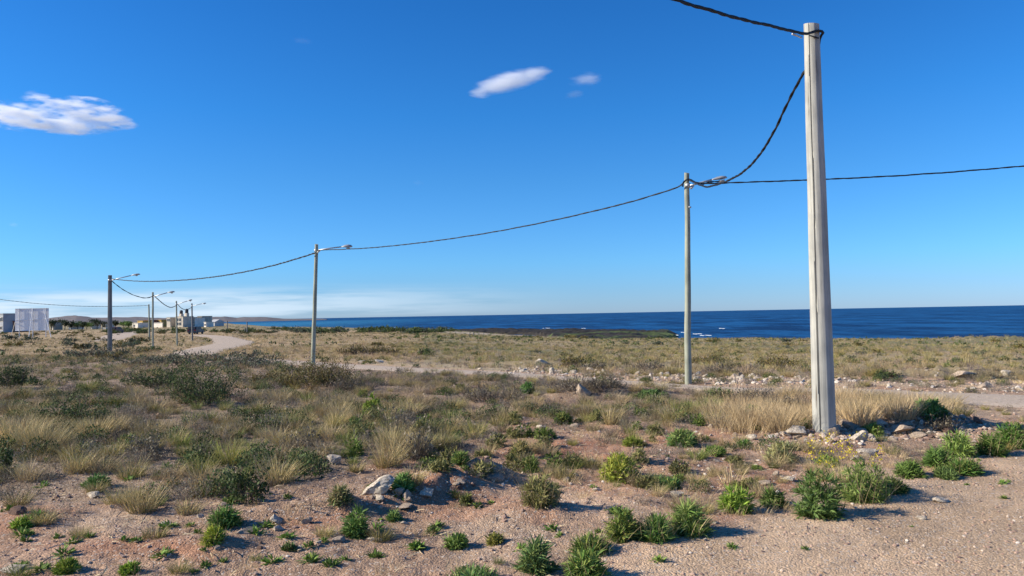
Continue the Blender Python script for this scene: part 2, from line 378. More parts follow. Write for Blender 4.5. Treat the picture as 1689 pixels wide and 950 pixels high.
q = np.stack([idx[:-1, :-1], idx[:-1, 1:], idx[1:, 1:], idx[1:, :-1]], -1).reshape(-1, 4)[:, ::-1]
tag(link('sea', mesh_np('sea', np.stack([RR*np.sin(A), RR*np.cos(A), np.full(A.shape, SEA)], -1).reshape(-1, 3), q, M_sea, smooth=True)), 'deep blue open sea', kind='structure')

# surf lines near the reef
M_foam = simple('foam', (.75, .8, .84), .8)
foam = []
for px, py, wpx in ((1150, 551, 16), (1163, 553.5, 22), (1190, 542, 13), (1128, 548.5, 14), (900, 541.5, 14), (905, 541.6, 5), (962, 541.8, 8), (1135, 556, 11), (600, 539.5, 14), (650, 540, 12), (560, 538.6, 14), (455, 538, 10), (490, 538.2, 9), (1116, 553, 8), (440, 534, 4), (470, 535.5, 5)):
    h = HORZ(px); dist = (CAMZ-SEA)*F/(py-h); c = at_depth(px, py, dist); k = len(foam)
    nseg = 14; wv = .36*wpx/F*dist; V = []
    for j in range(nseg+1):
        s = j/nseg*2-1; w2 = (1-s*s)*(random.random()**2*1.6)*dist*.0014
        yy = dist+math.sin(s*4+px)*dist*.008
        V += [(c.x+s*wv, yy-w2, SEA+.03), (c.x+s*wv, yy, SEA+.12), (c.x+s*wv, yy+w2, SEA+.03)]
    foam.append(V)
V = np.array(foam).reshape(-1, 3); q = []
for a in range(len(foam)):
    o = a*45
    for j in range(14):
        for k in (0, 1): q.append((o+j*3+k, o+j*3+3+k, o+j*3+4+k, o+j*3+1+k))
tag(link('sea_foam', mesh_np('sea_foam', V, np.array(q), M_foam, smooth=True)), 'white breaking wavelets around the dark reef', kind='stuff')

# reef
m, n, l, b = newmat('reef_rock'); b.inputs['Roughness'].default_value = .9; b.inputs['Specular IOR Level'].default_value = .15
a = n.new('ShaderNodeAttribute'); a.attribute_name = 'Col'; l.new(a.outputs[0], b.inputs['Base Color']); M_reef = m
xs = np.linspace(-130, 90, 260); ys = np.linspace(150, 350, 120); XX, YY = np.meshgrid(xs, ys)
ppx, ppy = project(XX, YY, np.full(XX.shape, SEA+.5))
top = np.interp(ppx, [640, 730, 850, 1000, 1118, 1140], [543.5, 542.3, 542.4, 543.6, 547, 551])
inside = sstep(0, 2.2, ppy-top)*sstep(1124, 1098, ppx+44*fbm(YY/9, XX/12, 4, 4))*sstep(640, 700, ppx)*sstep(0, -1.5, ppy-np.interp(ppx, [640, 880, 975], [549, 551, 568])-2.5*fbm(XX/8, YY/14, 19, 3))
ZZ = SEA-.7+inside*(1.7+1.3*fbm(XX/5, YY/5, 5, 4)+.5*fbm(XX/1.5, YY/1.5, 9, 2))
gr = sstep(.56, .66, fbm(XX/14, YY/9, 12, 3)+.5+.16*sstep(900, 1080, ppx))*sstep(546, 551, ppy)
cc = lerp(np.tile(np.array([.034, .029, .023]), (XX.size, 1)), np.array([.085, .115, .035]), .75*gr.ravel())
cc *= (.6+.9*(fbm(XX/3, YY/3, 14, 3).ravel()+.5))[:, None]
idx = np.arange(XX.size).reshape(XX.shape); q = np.stack([idx[:-1, :-1], idx[:-1, 1:], idx[1:, 1:], idx[1:, :-1]], -1).reshape(-1, 4)
tag(link('reef', mesh_np('reef', np.stack([XX, YY, ZZ], -1).reshape(-1, 3), q, M_reef, cc)), 'dark rocky reef with green weed at low tide', kind='structure')

# hills
M_hill = simple('hill_scrub', (.125, .125, .135), .95, noise=.35, nscale=.02, spec=.1, col2=(.20, .165, .15))
prof_x = [-400, 0, 80, 105, 125, 150, 165, 270, 338, 370, 390, 402, 440, 465, 500, 532, 545]
prof_h = [10, 10, 9.2, 11.5, 13.8, 10, 9, 7.5, 7, 7.6, 5.2, 6.8, 5.8, 2.4, 1.4, .9, -.5]
az = np.linspace(az_of(-400), az_of(548), 420); rads = np.linspace(2500, 4200, 40); A, RR = np.meshgrid(az, rads)
hpx = CX+F*np.tan(A); Hh = np.interp(hpx, prof_x, prof_h)
bell = np.clip(np.sin(np.clip((RR-2500)/1200, 0, 1)*math.pi/2)-(RR > 3700)*(RR-3700)/500, 0, 1)
Zh = SEA-3+bell*(Hh*3300/F+1.8+3+4.6*0)+bell*16*fbm(A*40, RR/260, 70, 4)*np.clip(Hh/10, 0, 1)
Zh = np.where(Hh < 0, SEA-5, Zh)
idx = np.arange(A.size).reshape(A.shape); q = np.stack([idx[:-1, :-1], idx[:-1, 1:], idx[1:, 1:], idx[1:, :-1]], -1).reshape(-1, 4)[:, ::-1]
tag(link('hills', mesh_np('hills', np.stack([RR*np.sin(A), RR*np.cos(A), Zh], -1).reshape(-1, 3), q, M_hill, smooth=True)), 'low grey hills along the far bay', kind='structure')

# ---------------------------------------------------------------- vegetation meshes
m, n, l, b = newmat('plant_tissue')
a = n.new('ShaderNodeAttribute'); a.attribute_name = 'Col'; oi = n.new('ShaderNodeObjectInfo')
k = nmath(n, l, 'ADD', nmath(n, l, 'MULTIPLY', oi.outputs['Random'], .55), .75)
mu = n.new('ShaderNodeVectorMath'); mu.operation = 'SCALE'; l.new(a.outputs['Color'], mu.inputs[0]); l.new(k, mu.inputs['Scale'])
l.new(mu.outputs[0], b.inputs['Base Color']); b.inputs['Roughness'].default_value = .65; b.inputs['Specular IOR Level'].default_value = .15
tr = n.new('ShaderNodeBsdfTranslucent'); l.new(mu.outputs[0], tr.inputs[0]); ms = n.new('ShaderNodeMixShader'); ms.inputs[0].default_value = .14
l.new(b.outputs[0], ms.inputs[1]); l.new(tr.outputs[0], ms.inputs[2]); l.new(ms.outputs[0], n['Material Output'].inputs[0])
M_plant = m

def blades(nb, base_r, length, lean, width, curve, seg=3, wind=(.22, 0), prof=None, colA=(.5, .4, .22), colB=(.2, .22, .08), cvar=.2, lenvar=.35, tilt0=.15, fixed_az=None, z0=0, rg=rng, z1=0, mixp=1.6):
    """ribbons: returns V, F(tris), C"""
    if prof is None: prof = [1, .85, .55, 0] if seg == 3 else [1, 0] if seg == 1 else [1, .7, 0]
    az = rg.uniform(0, 2*math.pi, nb); rad = base_r*np.sqrt(rg.uniform(0, 1, nb))
    bx, by = rad*np.cos(az), rad*np.sin(az)
    daz = az+rg.normal(0, .7, nb)
    th = tilt0+lean*rg.uniform(0, 1, nb)**.8*(.4+.8*rad/max(base_r, 1e-6))       # polar angle from up
    Ln = length*(1-lenvar*rg.uniform(0, 1, nb)); cv = curve*rg.uniform(.2, 1.4, nb)
    P = np.stack([bx, by, rg.uniform(z0, z1, nb) if z1 > z0 else np.full(nb, z0)], -1); pts = [P]
    for s in range(seg):
        t = th+cv*(s+.5)/seg
        d = np.stack([np.sin(t)*np.cos(daz)+wind[0]*((s+1)/seg), np.sin(t)*np.sin(daz)+wind[1]*((s+1)/seg), np.cos(t)], -1)
        d /= np.linalg.norm(d, axis=1)[:, None]; P = P+d*(Ln/seg)[:, None]; pts.append(P)
    sa = rg.uniform(0, 2*math.pi, nb); side = np.stack([np.cos(sa), np.sin(sa), np.zeros(nb)], -1)
    wd = width*(.6+.8*rg.uniform(0, 1, nb))
    c0 = np.array(colA)*(1+cvar*rg.normal(0, 1, nb))[:, None]; mixb = (rg.uniform(0, 1, nb)**mixp)[:, None]
    c0 = np.clip(c0*(1-mixb)+np.array(colB)*mixb, .005, .9)
    V = []; Cc = []
    for s, p in enumerate(pts):
        w2 = (wd*prof[s]/2)[:, None]
        if s == len(pts)-1: V.append(p[:, None, :])
        else: V.append(np.stack([p-side*w2, p+side*w2], 1))
    V = np.concatenate(V, 1); k = V.shape[1]
    f = []
    for s in range(seg-1): f += [(2*s, 2*s+1, 2*s+3), (2*s, 2*s+3, 2*s+2)]
    f.append((2*seg-2, 2*seg-1, 2*seg)); f = np.array(f)
    Fc = (f[None]+(np.arange(nb)*k)[:, None, None]).reshape(-1, 3)
    return V.reshape(-1, 3), Fc, np.repeat(c0, k, 0)
def joinm(*parts):
    V = []; Fc = []; C_ = []; o = 0
    for v, f, c in parts: V.append(v); Fc.append(f+o); C_.append(c); o += len(v)
    return np.concatenate(V), np.concatenate(Fc), np.concatenate(C_)
def leaves(centers, size, colA, colB, cvar=.25, upb=.5, rg=rng, aspect=.5):
    nb = len(centers); d = rg.normal(0, 1, (nb, 3)); d[:, 2] = np.abs(d[:, 2])+upb; d /= np.linalg.norm(d, axis=1)[:, None]
    s = np.cross(d, rg.normal(0, 1, (nb, 3))); s /= np.linalg.norm(s, axis=1)[:, None]
    sz = (size*(.6+.8*rg.uniform(0, 1, nb)))[:, None]
    V = np.stack([centers, centers+d*sz*.5-s*sz*aspect*.5, centers+d*sz, centers+d*sz*.5+s*sz*aspect*.5], 1)
    f = np.array([(0, 1, 2), (0, 2, 3)]); Fc = (f[None]+(np.arange(nb)*4)[:, None, None]).reshape(-1, 3)
    mix = rg.uniform(0, 1, nb)[:, None]; c = np.array(colA)*(1-mix)+np.array(colB)*mix; c = np.clip(c*(1+cvar*rg.normal(0, 1, (nb, 1))), .005, .9)
    return V.reshape(-1, 3), Fc, np.repeat(c, 4, 0)
def twigs(nb, base_r, length, width, spread, colA, colB, seg=4, jit=.35, rg=rng, branch=2):
    """zig-zag ribbon twigs that fork; returns mesh and tip/mid points"""
    az = rg.uniform(0, 2*math.pi, nb); th = spread*np.sqrt(rg.uniform(0, 1, nb))
    P0 = np.stack([base_r*np.cos(az)*th, base_r*np.sin(az)*th, np.zeros(nb)], -1)
    D = np.stack([np.sin(th)*np.cos(az), np.sin(th)*np.sin(az), np.cos(th)], -1); Ln = length*(.55+.45*rg.uniform(0, 1, nb))*(1-.25*th/max(spread, .01))
    parts = []; nodes = []
    def chain(P, D, Ln, w, seg, lvl):
        nb = len(P); pts = [P]
        for s in range(seg):
            D = D+rg.normal(0, jit, (nb, 3)); D[:, 2] += .1; D /= np.linalg.norm(D, axis=1)[:, None]; P = P+D*(Ln/seg)[:, None]; pts.append(P); nodes.append(P)
        sa = rg.uniform(0, 2*math.pi, nb); side = np.stack([np.cos(sa), np.sin(sa), .3*np.sin(3*sa)], -1)
        V = []
        for s, p in enumerate(pts[:-1]):
            w2 = w*(1-.7*s/seg)/2; V.append(np.stack([p-side*w2, p+side*w2], 1))
        V.append(pts[-1][:, None, :]); V = np.concatenate(V, 1); k = V.shape[1]; f = []
        for s in range(seg-1): f += [(2*s, 2*s+1, 2*s+3), (2*s, 2*s+3, 2*s+2)]
        f.append((2*seg-2, 2*seg-1, 2*seg))
        mix = rg.uniform(0, 1, nb)[:, None]; c = np.array(colA)*(1-mix)+np.array(colB)*mix
        parts.append((V.reshape(-1, 3), (np.array(f)[None]+(np.arange(nb)*k)[:, None, None]).reshape(-1, 3), np.repeat(c, k, 0)))
        if lvl > 0:
            for s in (1, 2, 3)[:seg-1]:
                chain(pts[s], D+rg.normal(0, .6, (nb, 3)), Ln*.5, w*.6, 3, lvl-1)
    chain(P0, D, Ln, width, seg, branch)
    return joinm(*parts), np.concatenate(nodes)

STRAW = (.60, .455, .235); STRAW2 = (.42, .31, .17); OLIVE = (.25, .235, .070); GREEN = (.11, .17, .035); GOLDC = (.60, .45, .25); GREYP = (.19, .145, .115); DKGREEN = (.045, .085, .028)
def tus(kind, lod, rg):
    if lod == 0: nb, seg, wf = 170, 3, 1.0
    elif lod == 1: nb, seg, wf = 42, 2, 2.1
    else: nb, seg, wf = 15, 1, 5.0
    if kind == 'dry':
        p = [blades(nb, .12, .40, .75, .0048*wf, .7, seg, colA=STRAW, colB=(.27, .22, .12), mixp=.9, rg=rg)]
        if lod == 0: p += [blades(70, .13, .26, .9, .006*wf, .9, 2, colA=STRAW2, colB=GREYP, rg=rg)]
    elif kind == 'olive':
        p = [blades(int(nb*1.3), .13, .34, .75, .0052*wf, .5, seg, wind=(.15, 0), colA=OLIVE, colB=STRAW, rg=rg)]
        if lod == 0: p += [blades(70, .12, .22, .9, .006, .5, 2, wind=(.1, 0), colA=GREEN, colB=OLIVE, rg=rg)]
    elif kind == 'gold':
        p = [blades(int(nb*.8), .28, .42, .5, .0042*wf, .5, seg, wind=(.12, 0), colA=GOLDC, colB=STRAW2, rg=rg)]
    elif kind == 'fresh':
        p = [blades(nb, .10, .30, .65, .0055*wf, .5, seg, wind=(.1, 0), colA=(.16, .22, .05), colB=(.33, .32, .10), rg=rg)]
    elif kind == 'wisp':
        p = [blades(int(nb*.4), .16, .26, .6, .004*wf, .5, seg, colA=STRAW, colB=(.44, .33, .22), rg=rg)]
    elif kind == 'grey':
        if lod == 0: tw, nd = twigs(34, .16, .34, .007, 1.15, GREYP, (.30, .25, .20), 4, .35, rg, 2); p = [tw, leaves(nd[rg.integers(0, len(nd), 260)], .022, (.16, .15, .10), (.25, .22, .15), rg=rg)]
        elif lod == 1: tw, nd = twigs(14, .16, .34, .016, 1.15, GREYP, (.30, .25, .20), 3, .35, rg, 1); p = [tw, leaves(nd[rg.integers(0, len(nd), 45)], .05, (.15, .14, .095), (.27, .23, .15), rg=rg)]
        else: p = [blades(16, .22, .26, 1.1, .045, .3, 1, wind=(0, 0), colA=GREYP, colB=(.17, .16, .09), rg=rg)]
    elif kind == 'green':       # low dark bushlet
        nl = (520, 110, 26)[lod]; ls = (.032, .07, .15)[lod]
        c = rg.normal(0, 1, (nl, 3)); c /= np.linalg.norm(c, axis=1)[:, None]; c *= (rg.uniform(.2, 1, (nl, 1)))**.5; c[:, 2] = np.abs(c[:, 2]); c *= (.27, .24, .26)
        p = [leaves(c, ls, DKGREEN, (.13, .15, .05), rg=rg)]
        if lod == 0: p += [twigs(14, .12, .28, .008, 1.1, (.12, .09, .06), (.2, .16, .12), 3, .3, rg, 1)[0]]
    return joinm(*p)
VAR = {}
for kd in ('dry', 'olive', 'gold', 'fresh', 'wisp', 'grey', 'green'):
    for lod in (0, 1, 2):
        VAR[kd, lod] = [tus(kd, lod, np.random.default_rng(hash((len(kd), ord(kd[0]), lod, v)) % 99991)) for v in range(5)]
MESHES = {}
NAME = {'dry': 'grass_tussock', 'olive': 'grass_tussock', 'gold': 'grass_tussock', 'fresh': 'grass_tussock', 'wisp': 'grass_tuft', 'grey': 'twig_shrub', 'green': 'low_shrub'}
def vmesh(kd, v):
    k = (kd, v)
    if k not in MESHES:
        V, Fc, Cc = VAR[kd, 0][v]; MESHES[k] = mesh_np(NAME[kd], V, Fc, M_plant, Cc)
    return MESHES[k]

# ---------------------------------------------------------------- scatter
def ring(r0, r1, dens, a0=-39, a1=39):
    n_ = int(dens*(R(a1-a0))*(r1*r1-r0*r0)/2); r = np.sqrt(rng.uniform(r0*r0, r1*r1, n_)); a = rng.uniform(R(a0), R(a1), n_)
    return r*np.sin(a), r*np.cos(a)
PL = []   # x,y,z,kind,scale,rot,lod
def put(x, y, kinds, probs, sc, lod):
    if not len(x): return
    z = g(x, y); ks = rng.choice(len(kinds), len(x), p=np.array(probs)/sum(probs))
    for i in range(len(x)): PL.append((x[i], y[i], z[i], kinds[ks[i]], sc*.82*rng.uniform(.5, 1.35), rng.uniform(-.5, .5), lod, rng.integers(0, 5)))
def classify(x, y, lod, mult=1.0):
    z = g(x, y); px, py = project(x, y, z); rd = road_dist(x, y); u = rng.uniform(0, 1, len(x)); cl = fbm(x/1.6, y/1.6, 101, 3)+.5; cl2 = fbm(x/5, y/5, 111, 3)+.5
    sm = inpoly(x, y, SMPOLY); ok = ((rd > .1) | ((rd > -.45) & (rng.uniform(0, 1, len(x)) < .3))) & ~sm
    D_ = inpoly(px, py, DENSE); G_ = inpoly(px, py+rng.normal(0, 5, len(x))+14*(fbm(x/.9, y/.9, 131, 3)), GOLD); M_ = inpoly(px, py, MID) & ~D_ & ~G_; up_ = py < upper(px)
    _, r, a, t_ = base_h(x, y); ok &= t_ < .3
    low = ~D_ & ~G_ & ~M_ & ~up_
    # dense left slope
    band = D_ & (py < 668) & (px > 560)
    s = ok & D_ & ~band & (u < .34+.62*sstep(.38, .54, cl)-.22*sstep(750, 830, py))
    k1 = s & (cl2 > .47); k2 = s & ~k1
    put(x[k1], y[k1], ['dry', 'olive', 'grey', 'fresh', 'green'], [.46, .15, .23, .06, .10], 1.0, lod)
    put(x[k2], y[k2], ['dry', 'olive', 'grey', 'fresh', 'green'], [.26, .16, .34, .06, .18], .95, lod)
    s = ok & band & (u < .85*sstep(.25, .42, cl)+.1)
    put(x[s], y[s], ['grey', 'olive', 'dry', 'wisp', 'green'], [.50, .13, .20, .10, .07], .8, lod)
    s = ok & G_ & (u < .95); put(x[s], y[s], ['gold', 'dry', 'grey'], [.85, .07, .08], 1.0, lod)
    s = ok & M_ & (u < .34+.6*sstep(.36, .54, cl)-.16*sstep(755, 800, py)+.2*sstep(740, 700, py)); put(x[s], y[s], ['wisp', 'grey', 'fresh', 'olive', 'dry', 'green'], [.32, .23, .08, .12, .21, .04], .66, lod)
    s = ok & low & (py > 700) & (u < .09+.32*sstep(.43, .60, cl)); put(x[s], y[s], ['wisp', 'olive', 'fresh', 'grey'], [.5, .15, .1, .25], .55, lod)
    s = ok & low & (py <= 700) & (u < .25+.5*sstep(.42, .56, cl)); put(x[s], y[s], ['wisp', 'grey', 'olive', 'green'], [.4, .3, .2, .1], .7, lod)
    # far field
    leftg = up_ & (px < 640)
    s = ok & leftg & (u < .55+.4*sstep(.45, .6, cl2)); a_ = s & (cl2 > .46); b_ = s & ~a_
    put(x[a_], y[a_], ['gold', 'dry', 'olive'], [.6, .3, .1], .8, lod); put(x[b_], y[b_], ['gold', 'dry', 'olive', 'grey', 'green'], [.18, .22, .3, .2, .1], .85, lod)
    s = ok & up_ & ~leftg & (u < .45+.5*sstep(.4, .6, cl2))
    c_ = s & (py > upper(px)-16); d_ = s & ~c_
    put(x[c_], y[c_], ['dry', 'gold', 'grey', 'olive', 'green'], [.27, .25, .28, .17, .03], .85, lod)
    put(x[d_], y[d_], ['olive', 'dry', 'gold', 'grey', 'green'], [.50, .17, .13, .13, .07], .85, lod)
classify(*ring(4.6, 14, 15), 0)
classify(*ring(14, 24, 11), 0)
classify(*ring(24, 62, 6), 1)
classify(*ring(62, 170, 1.7), 2)
x, y = ring(170, 420, .10); classify(x, y, 2)
for i in range(len(PL)):       # far clumps stand for broader patches
    r = math.hypot(PL[i][0], PL[i][1])
    if r > 62: PL[i] = PL[i][:4]+(PL[i][4]*(1.2 if r < 170 else 1.9),)+PL[i][5:]
LM = [(1360, 711, 'near pole foot'), (1136, 634, 'slim greenish pole'), (516, 602, 'lamp post left of centre'), (181, 581, 'thick grey lamp post'), (252, 577, 'thin lamp post'), (52, 557, 'billboard'),
 (1352, 852, 'large leafy dome weed'), (1425, 800, 'yellow flowering weed'), (1215, 846, 'bright upright weed'), (1138, 878, 'right end of the weed row'), (1028, 888, 'tall left weed of the row'), (882, 944, 'bottom leafy weed'), (968, 950, 'wide bottom weed'),
 (588, 884, 'round weed with long shadow'), (892, 832, 'weed above the dark hollow'), (1020, 792, 'broad yellow green weed'), (752, 903, 'dark green weed pair'), (372, 870, 'round lower left weed'), (110, 944, 'bottom left corner weed'), (214, 946, 'second bottom edge weed'),
 (614, 690, 'round yellow green bush'), (335, 660, 'largest dark shrub'), (525, 635, 'rust tipped shrub'), (408, 830, 'small leaved shrub'), (20, 642, 'dark left edge shrub'), (130, 700, 'low dark slope shrub'), (330, 600, 'long blue grey shrub'), (660, 720, 'dry brush behind the centre tussocks'),
 (655, 745, 'tall double tussock'), (767, 716, 'twin tussocks'), (235, 845, 'tall leaning tussock'), (378, 768, 'yellow green left tussock'), (1010, 702, 'slender straw tussock'), (70, 745, 'broad straw mass'), (628, 812, 'long white rock'), (552, 766, 'split white rock'), (20, 942, 'corner white rock'),
 (154, 822, 'small left white rock'), (962, 652, 'upright grey stone'), (1118, 820, 'white gravel stone'), (1552, 828, 'lone white gravel stone'), (1432, 752, 'white rubble rock'), (893, 601, 'white boulder'), (626, 599, 'second white boulder'), (1585, 622, 'broad pale rock heap'), (945, 606, 'olive bush by the rubble'),
 (1280, 608, 'olive bush between the poles'), (1460, 622, 'dark bush beyond the track'), (600, 585, 'dark olive field bush'), (1590, 770, 'right verge weed row'), (1535, 690, 'shaded bank bush'), (1250, 665, 'long grey brush'), (1290, 762, 'olive bush under the golden grass'), (818, 792, 'rock capping the berm'),
 (505, 547, 'shore left of the lamp post'), (560, 546, 'shore right of the lamp post'), (640, 547, 'shore above the dark olive bush'), (700, 548, 'shore left of the pale patch'), (430, 545, 'shore by the beach'), (360, 565, 'curved road'), (200, 552, 'far road'), (1000, 552, 'reef'), (298, 540, 'unfinished building'), (800, 549, 'pale patch by the reef'), (1085, 656, 'dark green low row'), (693, 682, 'small bright green plant'), (860, 757, 'blue green weed'), (405, 882, 'pale tan rock pair'), (1650, 640, 'right edge track'), (1180, 752, 'flat green rubble weed')]
USED = {}
def uniq(base, px, py):
    c = sorted(LM, key=lambda m: (m[0]-px)**2+(2.2*(m[1]-py))**2)[:14]
    def mk(m, diag, far=False):
        dx, dy = px-m[0], 2.2*(py-m[1]); d = math.hypot(dx, dy); h = 'left of' if dx < 0 else 'right of'; v = 'behind' if dy < 0 else 'in front of'
        w_ = (f'{v} and {h}' if diag and min(abs(dx), abs(dy)) > .35*max(abs(dx), abs(dy)) else (h if abs(dx) > abs(dy) else v))
        adv = 'just ' if d < 40 else '' if d < 110 else 'well '
        return f'{base} {adv}{w_} the {m[2]}'
    for diag in (True, False):
        for m in c:
            t = mk(m, diag)
            if t not in USED and len(t.split()) <= 16: USED[t] = 1; return t
    for m in c:
        t = mk(m, False)
        if len(t.split()) <= 16: return t
    return base
# blocked spots for hero objects get filled later; the nearest plants become things, the rest of a kind is stuff
KEEP = {'grass_tussock': 280, 'grass_tuft': 90, 'twig_shrub': 170, 'low_shrub': 90}
HERO_CLEAR = []
def lab(kd, px, py, sc=1.):
    d = {'dry': 'straw coloured tussock', 'olive': 'olive green tussock', 'gold': 'golden upright tussock', 'fresh': 'fresh yellow green tussock',
         'wisp': 'wispy pale grass tuft', 'grey': 'grey twiggy shrub', 'green': 'dark green leafy shrub'}[kd]
    return uniq(('large ' if sc > 1.08 else 'small ' if sc < .78 else '')+d, px, py)
def flush():
    cnt = {k: [] for k in KEEP}
    for p in PL:
        x, y, z, kd, sc, rot, lod, v = p
        if any((x-a)**2+(y-b)**2 < c*c for a, b, c in HERO_CLEAR): continue
        cnt[NAME[kd]].append((sc/math.hypot(x, y), p))
    for nm, lst in cnt.items():
        lst.sort(key=lambda t: -t[0]); nk = KEEP[nm]; keep = []; rest = []
        for s, p in lst:
            px, py = project(np.array(p[0]), np.array(p[1]), np.array(p[2]))
            (keep if len(keep) < nk and p[6] == 0 and -20 < px < 1709 and py < 950 else rest).append((p, float(px), float(py)))
        for p, px, py in keep:
            x, y, z, kd, sc, rot, lod, v = p
            o = link(nm, vmesh(kd, v), None, (x, y, z-.01), (0, 0, rot), (sc,)*3)
            tag(o, lab(kd, px, py, sc), 'grass' if 'grass' in nm else 'shrub', {'grass_tussock': 'grass tussocks on the slope', 'grass_tuft': 'wispy grass tufts', 'twig_shrub': 'grey twiggy shrubs', 'low_shrub': 'low green shrubs'}[nm])
        # merge the rest
        Vs, Fs, Cs, off = [], [], [], 0
        for p, _, _ in rest:
            x, y, z, kd, sc, rot, lod, v = p; V, Fc, Cc = VAR[kd, lod][v]; c, s = math.cos(rot), math.sin(rot)
            W = V*sc; Vs.append(np.column_stack([W[:, 0]*c-W[:, 1]*s+x, W[:, 0]*s+W[:, 1]*c+y, W[:, 2]+z-.01])); Fs.append(Fc+off); off += len(V); Cs.append(Cc*np.array([1, random.uniform(.9, 1.08), random.uniform(.75, 1.25)])*random.uniform(.7, 1.3))
        if Vs:
            nm2 = {'grass_tussock': 'scrub_grass', 'grass_tuft': 'sparse_grass', 'twig_shrub': 'dry_scrub', 'low_shrub': 'green_scrub'}[nm]
            tag(link(nm2, mesh_np(nm2, np.concatenate(Vs), np.concatenate(Fs), M_plant, np.concatenate(Cs))), {'grass_tussock': 'straw and olive grass covering the plain', 'grass_tuft': 'thin grass wisps scattered over the dirt', 'twig_shrub': 'grey brown scrub scattered over the plain', 'low_shrub': 'small dark green scrub scattered over the plain'}[nm], kind='stuff')

# ---------------------------------------------------------------- hero plants
def rosette(nl, Rr, h, rg, cA=(.045, .125, .030), cB=(.10, .19, .045), lw=.024, ll=.17):
    """a dome of strap-shaped leaves in shoots"""
    parts = []
    nsh = max(6, nl//10); az = rg.uniform(0, 2*math.pi, nsh); pol = np.arccos(rg.uniform(.08, 1, nsh))
    for a, ph in zip(az, pol):
        k = rg.uniform(.35, .95); b = blades(nl//nsh+2, .02, ll*rg.uniform(.7, 1.15), 1.0, lw, .8, 3, wind=(.0, 0), prof=[.45, 1, .8, 0], colA=cA, colB=cB, cvar=.28, tilt0=.1, rg=rg, lenvar=.4)
        tlt = ph*.85; c, s = math.cos(tlt), math.sin(tlt); Rq = max(.01, Rr-ll*.45); Hq = max(.01, h-ll*.75)
        V = b[0]; V = np.column_stack([V[:, 0]*c+V[:, 2]*s+math.sin(ph)*k*Rq, V[:, 1], -V[:, 0]*s+V[:, 2]*c+math.cos(ph)*k*Hq]); ca, sa = math.cos(a), math.sin(a)
        parts.append((np.column_stack([V[:, 0]*ca-V[:, 1]*sa, V[:, 0]*sa+V[:, 1]*ca, V[:, 2]]), b[1], b[2]))
    # lower skirt
    parts.append(blades(nl//2, Rr*.55, ll*1.1, 1.0, lw, .5, 3, wind=(0, 0), prof=[.45, 1, .8, 0], colA=cA, colB=(.14, .17, .05), tilt0=.5, rg=rg))
    return joinm(*parts)
def bush(Rx, Ry, H, nl, rg, ls=.04, cA=DKGREEN, cB=(.13, .15, .045), ntw=40, gaps=.35, tw=.014):
    (t_), nd = twigs(ntw, min(Rx, Ry)*.3, H*1.0, tw, 1.25, (.10, .08, .06), (.20, .16, .12), 4, .3, rg, 2)
    V, Fc, Cc = t_; sx_ = Rx/H; V = V*np.array([sx_, Ry/H, 1]); nd = nd*np.array([sx_, Ry/H, 1])
    zs = H/max(.05, np.percentile(nd[:, 2], 97)); V = V*np.array([1, 1, zs]); nd = nd*np.array([1, 1, zs]); nd = nd[nd[:, 2] > .12*H]; c = nd[rg.integers(0, len(nd), nl)]+rg.normal(0, 1, (nl, 3))*H*.06
    keep = (vnoise(c[:, 0]/(.22*H)+5, c[:, 2]/(.22*H)+c[:, 1]/(.25*H), 33) > gaps); c = c[keep]
    return joinm((V, Fc, Cc), leaves(c, ls, cA, cB, rg=rg, aspect=.55))
def hero(name, label, cat, px, py, build, group=None, rz=0, clear=.3, dz=-.01):
    p = gp(px, py); V, Fc, Cc = build; o = link(name, mesh_np(name, V, Fc, M_plant, Cc), None, p+Vector((0, 0, dz)), (0, 0, rz)); tag(o, label, cat, group); HERO_CLEAR.append((p.x, p.y, clear)); return o
rgs = lambda s: np.random.default_rng(s)
def sc_at(px, py, wpx):        # metres spanned by wpx at this ground point
    p = gp(px, py); return wpx/F*math.hypot(p.x, p.y)
